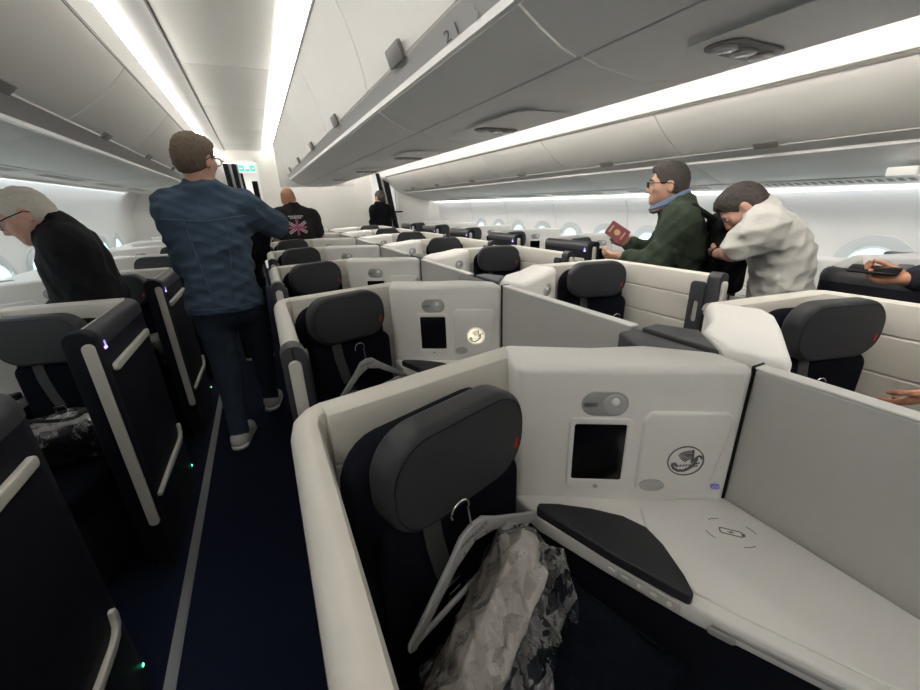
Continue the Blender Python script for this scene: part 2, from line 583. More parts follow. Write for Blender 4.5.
# running-figure panel: white figure between two arrows on green
g.plate(rrect(0.075, 0.085, 0.008, 3, -0.085, 0), (0, 0, 0), (1, 0, 0), (0, 0, 1), 0.02, 0.023)
g.plate(rrect(0.075, 0.085, 0.008, 3, 0.085, 0), (0, 0, 0), (1, 0, 0), (0, 0, 1), 0.02, 0.023)
g.plate(rrect(0.07, 0.03, 0.008, 3, 0, -0.03), (0, 0, 0), (1, 0, 0), (0, 0, 1), 0.02, 0.023)
g.build('green_symbol', M['exit'], ex, mirror=False)
g = MB()
for s in (-1, 1):
    g.plate([(s * 0.062, -0.006), (s * 0.095, -0.006), (s * 0.095, -0.02), (s * 0.118, 0), (s * 0.095, 0.02), (s * 0.095, 0.006), (s * 0.062, 0.006)],
            (0, 0, 0), (1, 0, 0), (0, 0, 1), 0.023, 0.025)
g.build('arrow_symbol', M['exitwhite'], ex, mirror=False)


# ------------------------------------------------------------------ overhead bins
def bin_unit(side, y0, y1, label, latch_y=None):
    """side: 'L' left outboard, 'R' right outboard, 'C' centre (opens to both aisles)"""
    b = empty('overhead_bin', (0, (y0 + y1) / 2, 0), 0, label, 'overhead bin', {'L': 'left overhead bins', 'R': 'right overhead bins', 'C': 'centre overhead bins'}[side])
    h = (y1 - y0) / 2
    g = 0.004
    if side in 'LR':
        if side == 'L':
            f = lambda x, z: (x, z)
            inw = -1
        else:
            f = lambda x, z: (1.91 - x, z - 0.215)
            inw = 1
        K = 1 if side == 'L' else -1
        top, lip = f(-0.46, 2.10), f(-0.75, 1.86)
        door = curve2(top, lip, (0.05 if side == 'L' else -0.05))
        if side == 'R':
            lip = (2.655, 1.657)
            door = curve2((2.335, 1.885), lip, -0.05)
        extr(door, -h + g, h - g, 0.02, inw).build('bin_door', M['bin'], b, bevel=0.003, mirror=False)
        if side == 'L':
            band, under, gap, vent = [(-0.752, 1.852), (-0.80, 1.83), (-0.838, 1.802)], [(-0.858, 1.796), (-1.0, 1.755), (-1.16, 1.722), (-1.265, 1.705)], [(-1.262, 1.72), (-1.285, 1.715)], [(-1.285, 1.705), (-1.40, 1.70), (-1.50, 1.69), (-1.515, 1.668)]
            tr = [(-0.832, 1.810), (-0.836, 1.790), (-0.862, 1.790)]
        else:
            band, under, gap, vent = [(2.657, 1.65), (2.70, 1.632), (2.742, 1.616)], [(2.765, 1.608), (2.9, 1.56), (3.06, 1.505), (3.175, 1.474)], [(3.172, 1.488), (3.20, 1.478)], [(3.20, 1.468), (3.36, 1.436), (3.515, 1.412)]
            tr = [(2.738, 1.622), (2.742, 1.602), (2.770, 1.602)]
        extr(band, -h, h, 0.015, inw).build('grip_ledge', M['binband'], b, mirror=False)
        extr(tr, -h, h, 0.012, inw).build('pale_edge', M['trimwhite'], b, mirror=False)
        extr(under, -h + g, h - g, 0.015, inw).build('underside', M['binunder'], b, bevel=0.003, mirror=False)
        extr(gap, -h, h, 0.01, inw).build('shadow_gap', M['blackmat'], b, mirror=False)
        extr(vent, -h + g, h - g, 0.012, inw).build('service_panel', M['bin'], b, bevel=0.002, mirror=False)
        # air grille
        gr = MB()
        a, c = V(*vent[0]), V(*vent[1])
        d = nrm(c - a)
        nn = V(-d[1], d[0]) * (-inw)
        for k in range(18):
            yy = -h + 0.18 + 0.045 * k
            if yy > h - 0.12:
                break
            p, q = a + d * 0.04 + nn * 0.0015, a + d * 0.12 + nn * 0.0015
            gr.add([(p[0], yy, p[1]), (q[0], yy, q[1]), (q[0], yy + 0.028, q[1]), (p[0], yy + 0.028, p[1])], [(0, 1, 2, 3)])
        gr.build('air_grille', M['latch'], b, mirror=False, smooth=False)
        lp = V(*(band[0]))
        ly = 0.0 if latch_y is None else latch_y - (y0 + y1) / 2
        lat = MB()
        s = -1 if side == 'L' else 1
        # a flap hanging from the lower lip of the door
        lat.plate(rrect(0.125, 0.045, 0.008, 3), (lp[0] - s * 0.014, ly, lp[1] + 0.014), (0, 1, 0), (s * 0.62, 0, -0.55) if side == 'R' else (-0.62, 0, -0.55), 0.0 if side == 'R' else -0.012, 0.012 if side == 'R' else 0.0)
        lat.build('latch', M['latch'], b, bevel=0.002, mirror=False)
    else:
        dl = curve2((0.392, 2.25), (0.522, 1.872), 0.05)
        mx = lambda P: [(1.91 - x, z) for (x, z) in P]
        band = [(0.524, 1.864), (0.537, 1.835), (0.548, 1.808)]
        tr = [(0.5445, 1.815), (0.546, 1.796), (0.560, 1.795)]
        un = [(0.565, 1.797), (0.62, 1.765), (0.68, 1.735), (0.728, 1.72)]
        gap = [(0.726, 1.732), (0.742, 1.728)]
        for P, nm, m, t in ((dl, 'bin_door', 'bin', 0.02), (band, 'grip_ledge', 'binband', 0.012), (tr, 'pale_edge', 'trimwhite', 0.01), (un, 'underside', 'binunder', 0.015), (gap, 'shadow_gap', 'blackmat', 0.008)):
            gg = 0 if nm in ('grip_ledge', 'pale_edge', 'shadow_gap') else g
            extr(P, -h + gg, h - gg, t, 1).build(nm, M[m], b, mirror=False)
            extr(mx(P), -h + gg, h - gg, t, -1).build(nm, M[m], b, mirror=False)
        belly = [(0.742, 1.722), (0.80, 1.708), (0.95, 1.692), (1.11, 1.70), (1.168, 1.72)]
        extr(belly, -h + 0.003, h - 0.003, 0.015, 1).build('service_panel', M['binunder'], b, bevel=0.002, mirror=False)
        ly = 0.0 if latch_y is None else latch_y - (y0 + y1) / 2
        MB().plate(rrect(0.135, 0.055, 0.008, 3), (0.514, ly, 1.884), (0, 1, 0), (0.30, 0, -0.9), 0.0, 0.012).build('latch', M['latch'], b, bevel=0.002, mirror=False)
        # inset reading-light island on the belly
        o = (0.945, (0.0 if latch_y is None else [-0.9, 0.46, 1.42, 2.5, 3.6, 4.8, 6.0][bin_unit.i] - (y0 + y1) / 2), 1.690)
        isl = MB().plate(rrect(0.24, 0.42, 0.06, 5), o, (1, 0, 0), (0, -1, 0), -0.0005, 0.0012).build('light_island', M['binunder'], b, bevel=0.001, mirror=False)
        MB().plate(rrect(0.19, 0.075, 0.034, 6), (o[0] - 0.005, o[1] + 0.13 - 0.0, o[2] - 0.002), (1, 0, 0), (0, -1, 0), 0, 0.005).build('lamp_bezel', M['latch'], isl, bevel=0.003, mirror=False)
        for dx in (-0.062, 0.0, 0.06):
            MB().plate(ellipse(0.024, 0.022, 20), (o[0] - 0.005 + dx, o[1] + 0.13, o[2] - 0.0065), (1, 0, 0), (0, -1, 0), 0, 0.006).build('reading_lens', M['lens'], isl, bevel=0.002, mirror=False)
    return b


cy = [-4.99, -0.30, 0.84, 1.92, 3.05, 4.2, 5.35, 6.9]
cl = [0.31, 1.484, 2.651, 3.764, 4.9, 6.0]
for k in range(7):
    bin_unit.i = k
    last = k == 6
    bin_unit('C', cy[k], cy[k + 1], 'white overhead bin above the middle seats, ' + ('the one straight over the camera' if k == 1 else 'ahead of the camera end' if k == 0 else '%s along the row from the camera' % ORD[k - 1] if not last else 'last before the bulkhead'), [-0.9, 0.31, 1.484, 2.651, 3.764, 4.9, 6.1][k])
ly_ = [-4.99, -0.75, 0.42, 1.62, 2.82, 3.98, 5.2, 6.4, 7.6]
for k in range(8):
    bin_unit('L', ly_[k], min(ly_[k + 1], Y1), 'white overhead bin over the left windows, %s from the camera end' % (ORD[k]), [-1.4, -0.2, 1.02, 2.2, 3.367, 4.5, 5.7, 7.0][k])
ry_ = [-4.99, -0.4, 0.80, 1.96, 3.11, 4.27, 5.42, 6.58, 7.9]
for k in range(8):
    bin_unit('R', ry_[k], ry_[k + 1], 'white overhead bin over the right windows, %s from the camera end' % (ORD[k]), [-1.2, 0.2, 1.44, 2.624, 3.829, 4.975, 6.151, 7.281][k])
structure('trim_8', MB().box(0.40, 1.51, 6.9, 6.93, 1.70, 2.24), M['bin'], bevel=0.01)
structure('trim_9', extr([(2.335, 1.885), (2.5, 1.80), (2.655, 1.657), (2.765, 1.608), (3.19, 1.474), (3.54, 1.41)], 7.9, Y1, 0.02, 1), M['bin'])
structure('trim_10', extr([(-0.46, 2.10), (-0.62, 2.0), (-0.75, 1.86), (-0.86, 1.79), (-1.265, 1.705), (-1.64, 1.685)], 7.6, Y1, 0.02, -1), M['bin'])
# row number on the grip ledge of the centre bin
rs_ = empty('row_sign', (0.536, 1.08, 1.82), 0, 'small dark row number 21 on the centre bin ledge', 'row number')
rn = MB()
rn.text('2 1', 0.036, (0.536, 1.10, 1.826), (0, -1, 0), (-0.38, 0, 0.92), 0.001)
rn.v = [(p[0] - 0.536, (p[1] - 1.10) * 2.0 + 0.02, p[2] - 1.82) for p in rn.v]
rn.build('lettering', M['logo'], rs_, mirror=False, smooth=False)
MB().plate([(-0.012, -0.012), (0.012, -0.012), (0.018, 0.0), (0.006, 0.004), (0.006, 0.016), (-0.009, 0.016), (-0.009, 0.004)], (0.0, -0.10, 0.006), (0, -1, 0), (-0.38, 0, 0.92), 0, 0.001).build('seat_symbol', M['binband'], rs_, mirror=False, smooth=False)

jl = MB()
jl.add(*(lambda m: (m.v, m.f))(extr([(-0.462, 2.118), (-0.462, 2.101)], Y0, Y1, 0.004, 1)))
jl2 = MB()
jl2.add(*(lambda m: (m.v, m.f))(extr([(0.388, 2.262), (0.392, 2.250)], Y0, 6.9, 0.004, -1)))
jl3 = MB()
jl3.add(*(lambda m: (m.v, m.f))(extr([(2.331, 1.895), (2.336, 1.884)], Y0, 7.9, 0.004, -1)))
structure('trim_11', jl, M['latch'])
structure('trim_12', jl2, M['latch'])
structure('trim_13', jl3, M['latch'])

structure('trim_14', MB().box(2.79, 3.15, 0.84, 0.95, 1.462, 1.505), M['trimwhite'], bevel=0.006)


# ------------------------------------------------------------------ suites (built once per kind, then copied)
ZT = 1.05
ZC = 0.687
PA, PB = V(0.49, 0.69), V(0.925, 0.425)
PE = nrm(PB - PA)
PO = 0.0                         # how far the panel bulges towards the seat
PN = V(PE[1], -PE[0])            # out of the panel, towards the passenger
if PN[1] > 0:
    PN = -PN


def on_panel(u, z, out=0.0):
    q = PA + PE * u + PN * (out + PO)
    return (q[0], q[1], z)


def arc(cx, cy, r, a0, a1, n=6):
    return [(cx + r * math.cos(math.radians(a0 + (a1 - a0) * i / n)), cy + r * math.sin(math.radians(a0 + (a1 - a0) * i / n))) for i in range(n + 1)]


WALL_PATH0 = [(0.0, 0.085), (0.0, 0.40)] + [(0.0, 0.69)] + [(0.006, 0.73), (0.025, 0.76), (0.055, 0.778)] + [(0.20, 0.803), (0.36, 0.832), (0.535, 0.86)]
# wall path runs aft along the aisle then turns inboard; inside of the wall is to the RIGHT of travel (negative offsets)


def seahorse(mb, o, u, w, r, t0, t1):
    """winged seahorse emblem: ring, fanned wing, curled neck and tail"""
    mb.ring(ellipse(r, r, 40), ellipse(r * 0.93, r * 0.93, 40), o, u, w, t0, t1)
    for i in range(6):                       # wing feathers: nested arcs
        rr = r * (0.30 + 0.115 * i)
        a0, a1 = 82, 168 - 5 * i
        A = [(0.24 * r + rr * math.cos(math.radians(a0 + (a1 - a0) * k / 10)), -0.12 * r + rr * 0.95 * math.sin(math.radians(a0 + (a1 - a0) * k / 10))) for k in range(11)]
        B = [(0.24 * r + (rr - 0.06 * r) * math.cos(math.radians(a0 + (a1 - a0) * k / 10)), -0.12 * r + (rr - 0.055 * r) * 0.95 * math.sin(math.radians(a0 + (a1 - a0) * k / 10))) for k in range(11)]
        for k in range(10):
            mb.plate([A[k], A[k + 1], B[k + 1], B[k]], o, u, w, t0, t1)
    def stroke(pts, wd):
        for k in range(len(pts) - 1):
            p, q = V(*pts[k]) * r * 1.06, V(*pts[k + 1]) * r * 1.06
            d = nrm(q - p)
            nn = V(-d[1], d[0]) * wd * r * 0.5
            mb.plate([tuple(p - nn - d * 0.01 * r), tuple(q - nn + d * 0.01 * r), tuple(q + nn + d * 0.01 * r), tuple(p + nn - d * 0.01 * r)], o, u, w, t0, t1)
    stroke([(0.30, 0.70), (0.34, 0.2), (0.30, -0.1), (0.42, 0.10), (0.62, 0.34), (0.74, 0.30), (0.80, 0.16)], 0.10)      # neck and head
    stroke([(0.55, 0.18), (0.50, -0.1), (0.30, -0.42), (0.0, -0.62), (-0.30, -0.64), (-0.55, -0.50), (-0.68, -0.26), (-0.52, -0.18), (-0.44, -0.32)], 0.16)
    for i in range(6):                       # scales under the belly
        stroke([(-0.42 + 0.16 * i, -0.40 + 0.02 * i), (-0.34 + 0.15 * i, -0.28 + 0.02 * i)], 0.06)
    stroke([(0.5, -0.2), (0.72, -0.10)], 0.06)
    stroke([(0.45, -0.34), (0.66, -0.28)], 0.06)
    return mb


def make_suite(kind, sx, lit=False, detail=True):
    """kind 'centre' or 'window'; sx=-1 builds the mirror image"""
    global SX, PO
    SX = sx
    PO = 0.035 if (kind == 'centre' and sx < 0) else 0.0
    s = empty('suite_shell')
    win = kind == 'window'
    th = 0.055 if not win else 0.072
    WALL_PATH = [(x - (0.018 if not win else 0.0) * max(0, 1 - x / 0.3), y - (0.055 if win and y > 0.5 else 0.0)) for x, y in WALL_PATH0]
    # --- aisle/back wall -------------------------------------------------
    prof = [(0.0, 0.06), (0.0, 1.0), (-0.014, 1.0), (-0.014, 0.06)]
    MB().sweep(WALL_PATH, prof).build('outer_panel', M['navy'], s, bevel=0.003)
    MB().sweep(WALL_PATH, [(-0.016, 0.0), (-0.016, 0.10), (-th, 0.10), (-th, 0.0)]).build('plinth', M['blackmat'], s)
    aisle = WALL_PATH[:6]
    back = WALL_PATH[5:]
    capo = [(0.002, 0.985), (0.002, 1.012), (-0.006, 1.034), (-0.020, 1.046)]
    if win:
        MB().sweep(aisle, capo + [(-0.040, ZT + 0.001), (-0.044, 1.04), (-0.02, 0.985)]).build('outer_cap', M['charcoal'], s)
        ci = [(-0.044, ZT + 0.001)]
        cb = [(-0.016, 0.96)] + [(0.002, 0.96), (0.002, 1.01), (-0.008, 1.036), (-0.025, ZT)]
    else:
        MB().sweep(WALL_PATH, [(-0.013, 0.90), (0.002, 0.90), (0.002, 1.0), (0.0, 1.018), (-0.010, 1.018)]).build('outer_cap', M['charcoal'], s)
        ci = [(0.0005, 1.019), (-0.004, 1.034), (-0.014, 1.045), (-0.03, ZT)]
        cb = ci
    def lining(zc, th=th):
        """padded inner leather with stitched horizontal creases"""
        out = [(-th + 0.018, ZT - 0.002), (-th + 0.006, ZT - 0.009), (-th, 1.02)]
        for z in zc:
            out += [(-th, z + 0.006), (-th + 0.007, z), (-th, z - 0.006)]
        out += [(-th, 0.50), (-0.02, 0.50)]
        return out
    cap_a = ci + lining((0.93, 0.79, 0.65)) + ([(-0.044, 0.9)] if win else [(-0.015, 1.0)])
    MB().sweep(aisle, cap_a).build('leather_lining', M['cream'], s)
    cap_b = cb + lining((0.93, 0.79), 0.078) + ([(-0.016, 0.9)] if win else [(-0.015, 1.0)])
    MB().sweep(back, cap_b).build('back_lining', M['cream'], s)
    # seam line along the cap
    if False:
        MB().sweep(WALL_PATH[:-1], [(-0.0135, 1.0455), (-0.015, 1.0475), (-0.0165, 1.0475), (-0.0165, 1.0455)]).build('cap_seam', M['greyplast'], s)
    # --- end of the wall: dark frame with its pale strip -------------------
    prof2 = rrect(th + 0.012, 0.95, 0.034, 6, th / 2, 0.585)
    fr = MB().plate(prof2, (WALL_PATH[0][0], 0.03, 0), (1, 0, 0), (0, 0, 1), -0.06, 0.0)
    fr.build('end_frame', M['charcoal'] if not win else M['navy'], s, bevel=0.006)
    # inner grip plate with an oval opening
    pl = MB().ring(rrect(0.075, 0.30, 0.02, 5), rrect(0.030, 0.11, 0.0149, 5), (WALL_PATH[0][0] + th + 0.008, 0.125, 0.86), (0, 1, 0), (0, 0, 1), -0.006, 0.008)
    pl.build('grip_plate', M['charcoal'], s, bevel=0.002)
    cx = 0.012 if win else th * 0.48
    st = MB().plate(rrect(0.034, 0.75, 0.016, 5, cx, 0.645), (WALL_PATH[0][0], 0.032, 0), (1, 0, 0), (0, 0, 1), 0.0, 0.016)
    st.build('pale_strip', M['strip'], s, bevel=0.004)
    # grab bar and kick bar on the aisle face
    if win:
        b = MB()
        b.plate(rrect(0.49, 0.030, 0.012, 4, -0.365, 0.90), (0, 0, 0), (0, -1, 0), (0, 0, 1), 0.0, 0.016)
        b.build('grab_bar', M['strip'], s, bevel=0.004)
        kp = [(-0.008, 0.10, 0.350), (-0.008, 0.35, 0.340), (-0.008, 0.56, 0.330), (-0.008, 0.595, 0.335), (-0.008, 0.615, 0.352), (-0.007, 0.622, 0.378), (-0.004, 0.620, 0.40)]
        kq = [V(p[1], p[2]) for p in kp]
        A, B = [], []
        for q in range(len(kq)):
            d = nrm(kq[min(q + 1, len(kq) - 1)] - kq[max(q - 1, 0)])
            nn = V(-d[1], d[0]) * (0.013 if 0 < q < len(kq) - 1 else 0.008)
            A.append((-(kq[q] + nn)[0], (kq[q] + nn)[1]))
            B.append((-(kq[q] - nn)[0], (kq[q] - nn)[1]))
        kb2 = MB()
        n_ = len(kq)
        vv = [(t, -p[0], p[1]) for t in (0.0, 0.016) for p in (A + B)]
        ff = []
        for q in range(n_ - 1):
            for o_ in (0, 2 * n_):
                ff.append((o_ + q, o_ + q + 1, o_ + n_ + q + 1, o_ + n_ + q))
            ff.append((q, q + 1, 2 * n_ + q + 1, 2 * n_ + q))
            ff.append((n_ + q, n_ + q + 1, 3 * n_ + q + 1, 3 * n_ + q))
        ff += [(0, n_, 3 * n_, 2 * n_), (n_ - 1, 2 * n_ - 1, 4 * n_ - 1, 3 * n_ - 1)]
        kb2.v = [(-p[0], p[1], p[2]) for p in vv]
        kb2.f = ff
        kb2.build('kick_bar', M['strip'], s, bevel=0.004, ang=50)
    # seat number light
    if win:
        n = MB()
        n.plate(ellipse(0.008, 0.012, 12, 0.0, 0.008), (0.0, 0.125, 0.985), (0, -1, 0), (0, 0, 1), 0.0, 0.002)
        n.plate([(-0.016, -0.012), (0.010, -0.012), (0.016, -0.002), (-0.010, -0.002)], (0.0, 0.125, 0.985), (0, -1, 0), (0, 0, 1), 0.0, 0.002)
        n.build('seat_number_light', M['purple'], s, smooth=False)
        MB().plate(ellipse(0.006, 0.006, 8), (0.0, 0.66, 0.12), (0, -1, 0), (0, 0, 1), 0.0, 0.002).build('floor_marker_light', M['green'], s, smooth=False)
    # --- console panel -----------------------------------------------------
    pa2 = PA - PE * 0.012
    poly = [tuple(pa2 + PN * PO * 0.3), tuple(PA + PE * 0.06 + PN * PO), tuple(PA + PE * 0.2 + PN * (PO + 0.004)), tuple(PB - PE * 0.05 + PN * PO), tuple(PB + PN * PO * 0.6), (0.936, 0.445), (0.951, 0.53), (0.842, 0.657), (0.716, 0.715), (0.62, 0.785), (0.531, 0.85 if not win else 0.80)]
    MB().prism(poly, 0.40, ZT + 0.004).build('console_panel', M['white'], s, bevel=0.026, seg=5)
    # dark monitor shroud behind the panel, facing the next suite aft
    MB().prism([(0.835, 0.668), (0.950, 0.537), (0.950, 0.775), (0.885, 0.775)], 0.42, ZT - 0.004).build('monitor_shroud', M['charcoal'], s, bevel=0.008)
    # reading light
    rl = MB().plate(rrect(0.108, 0.064, 0.0315, 8), on_panel(0.193, 0.962), (*PE, 0), (0, 0, 1), -0.004, 0.006).build('reading_light', M['greyplast'], s, bevel=0.003)
    MB().plate(ellipse(0.027, 0.027, 24), on_panel(0.214, 0.962), (*PE, 0), (0, 0, 1), 0.004, 0.010).build('light_lens', M['lens'], rl, bevel=0.003)
    MB().plate(ellipse(0.009, 0.009, 14), on_panel(0.214, 0.972), (*PE, 0), (0, 0, 1), 0.008, 0.015).build('light_bead', M['trimwhite'], rl, bevel=0.002)
    MB().plate(rrect(0.034, 0.012, 0.005, 3), on_panel(0.160, 0.962), (*PE, 0), (0, 0, 1), 0.004, 0.0075).build('switch', M['alu'], rl, bevel=0.001)
    # handset screen in its frame
    MB().ring(rrect(0.146, 0.205, 0.014, 4), rrect(0.122, 0.160, 0.006, 4, 0, 0.006), on_panel(0.188, 0.822), (*PE, 0), (0, 0, 1), -0.004, 0.007).build('screen_frame', M['white'], s, bevel=0.002)
    sc = MB().plate(rrect(0.124, 0.162, 0.007, 4, 0, 0.006), on_panel(0.188, 0.822), (*PE, 0), (0, 0, 1), -0.002, 0.004).build('handset_screen', M['black'], s)
    MB().plate(ellipse(0.006, 0.005, 12), on_panel(0.188, 0.730), (*PE, 0), (0, 0, 1), 0.004, 0.010).build('home_button', M['greyplast'], sc)
    # storage door with a clipped corner, emblem and latch
    dp = []
    for (x, y, r) in ((0.286, 0.722, 0.02), (0.455, 0.722, 0.03), (0.487, 0.93, 0.03), (0.47, 0.945, 0.012), (0.30, 0.945, 0.02), (0.284, 0.92, 0.015)):
        dp.append((x, y))
    dr = MB().plate(dp, on_panel(0, 0), (*PE, 0), (0, 0, 1), -0.004, 0.012).build('storage_door', M['white'], s, bevel=0.007, seg=3, ang=20)
    em = MB()
    seahorse(em, on_panel(0.392, 0.815), (*PE, 0), (0, 0, 1), 0.042, 0.0118, 0.0132)
    if lit:
        MB().plate(ellipse(0.042, 0.042, 32), on_panel(0.392, 0.815), (*PE, 0), (0, 0, 1), 0.010, 0.0122).build('lit_emblem_disc', M['logolamp'], dr, smooth=False)
        em2 = MB()
        seahorse(em2, on_panel(0.392, 0.815), (*PE, 0), (0, 0, 1), 0.040, 0.0122, 0.0130)
        em2.build('emblem', M['greyplast'], dr, smooth=False)
    else:
        em.build('emblem', M['logo'], dr, smooth=False)
    lt = MB().ring(ellipse(0.030, 0.017, 24), ellipse(0.024, 0.012, 24), on_panel(0.322, 0.742), (*PE, 0), (0, 0, 1), 0.010, 0.016)
    lt.plate(ellipse(0.026, 0.013, 24), on_panel(0.322, 0.742), (*PE, 0), (0, 0, 1), 0.0, 0.0125)
    lt.build('latch', M['latchmetal'], dr)
    MB().plate(rrect(0.020, 0.012, 0.004, 3), on_panel(0.478, 0.735), (*PE, 0), (0, 0, 1), -0.002, 0.006).build('blue_indicator', M['bluemark'], s)
    # --- side console ------------------------------------------------------
    yf = -0.25
    cpoly = [(0.478, 0.70), (0.487, 0.60), (0.545, 0.438), (0.607, 0.285), (0.712, 0.08), (0.80, -0.09), (0.86, yf), (0.932, yf), (0.934, 0.45), (0.80, 0.55)]
    MB().prism(cpoly, ZC - 0.048, ZC).build('console_top', M['white'], s, bevel=0.010)
    ip = [(x + (0.012 if x < 0.9 else 0.0), y) for x, y in cpoly]
    MB().prism(ip, 0.02, ZC - 0.046).build('console_base', M['navy'], s)
    # raised charging shelf, lower trim and slot
    MB().prism([(0.668, 0.44), (0.647, 0.40), (0.632, 0.30), (0.66, 0.235), (0.745, 0.07), (0.83, -0.09), (0.885, yf + 0.01), (0.930, yf + 0.01), (0.931, 0.43), (0.87, 0.475), (0.72, 0.505)], ZC - 0.002, ZC + 0.007).build('charging_shelf', M['white'], s, bevel=0.0065, seg=3)
    d = nrm(V(0.712 - 0.607, 0.08 - 0.285))
    nn = V(-d[1], d[0])
    if nn[0] > 0:
        nn = -nn
    o = V(0.617, 0.266) + nn * 0.001
    MB().plate(rrect(0.30, 0.007, 0.003, 2, 0.16, 0), (o[0], o[1], ZC - 0.020), (*d, 0), (0, 0, 1), -0.003, 0.004).build('edge_slot', M['greyplast'], s)
    MB().plate(rrect(0.045, 0.016, 0.007, 4, 0.028, 0), (o[0], o[1], ZC - 0.034), (*d, 0), (0, 0, 1), -0.003, 0.005).build('socket_cover', M['greyplast'], s, bevel=0.002)
    # arm pad
    ap = [(0.485, 0.612), (0.50, 0.622), (0.54, 0.598), (0.60, 0.548), (0.648, 0.495), (0.668, 0.445), (0.660, 0.395), (0.632, 0.325), (0.612, 0.292), (0.602, 0.29), (0.588, 0.318), (0.545, 0.425)]
    MB().prism(ap, ZC - 0.004, ZC + 0.024).build('arm_pad', M['charleather'], s, bevel=0.011, seg=4)
    # seat control strip with small pictogram buttons on the fascia
    d = nrm(V(0.607 - 0.487, 0.285 - 0.60))
    nn = V(-d[1], d[0])
    if nn[0] > 0:
        nn = -nn
    o = V(0.487, 0.60) + d * 0.17 + nn * 0.001
    cs = MB().plate(rrect(0.155, 0.026, 0.005, 3, 0.07, 0), (o[0], o[1], ZC - 0.026), (*d, 0), (0, 0, 1), -0.002, 0.002).build('control_strip', M['strip'], s, bevel=0.001)
    for k, sh in enumerate(((0.010, 0.004), (0.012, 0.003), (0.005, 0.005), (0.009, 0.003), (0.007, 0.006))):
        MB().plate(ellipse(sh[0] * 0.7, sh[1], 10, 0.012 + 0.029 * k, 0.001), (o[0], o[1], ZC - 0.026), (*d, 0), (0, 0, 1), 0.0015, 0.0035).build('button', M['trimwhite'], cs, smooth=False)
    # battery pictogram on the shelf
    bo, bu = (0.835, 0.355, ZC + 0.0068), nrm(V(0.65, -0.76))
    bw = (-bu[1], bu[0], 0)
    bt = MB().ring(rrect(0.046, 0.018, 0.004, 3), rrect(0.041, 0.0135, 0.003, 3), bo, (*bu, 0), bw, 0, 0.0008)
    bt.plate(rrect(0.004, 0.009, 0.001, 2, 0.025, 0), bo, (*bu, 0), bw, 0, 0.0008)
    bt.plate([(-0.008, 0.0005), (0.001, -0.004), (0.0, 0.0), (0.008, -0.0005), (-0.001, 0.004), (0.0, 0.0005)], bo, (*bu, 0), bw, 0, 0.0008)
    for (a0, a1) in ((20, 50), (110, 140), (200, 230), (290, 320)):
        A = [(0.055 * math.cos(math.radians(a0 + (a1 - a0) * k / 5)), 0.04 * math.sin(math.radians(a0 + (a1 - a0) * k / 5))) for k in range(6)]
        B = [(p[0] * 0.965, p[1] * 0.965) for p in A]
        for k in range(5):
            bt.plate([A[k], A[k + 1], B[k + 1], B[k]], bo, (*bu, 0), bw, 0, 0.0006)
    bt.build('charging_mark', M['logo'], s, smooth=False)
    if win:     # ledge between the console and the cabin wall
        MB().prism([(0.936, yf), (1.10 if sx > 0 else 1.19, yf), (1.10 if sx > 0 else 1.19, 0.84), (0.66, 0.846), (0.936, 0.50)], 0.30, 0.965 if sx > 0 else 1.0).build('window_ledge', M['white'], s, bevel=0.02)
    SX = 1.0
    return s


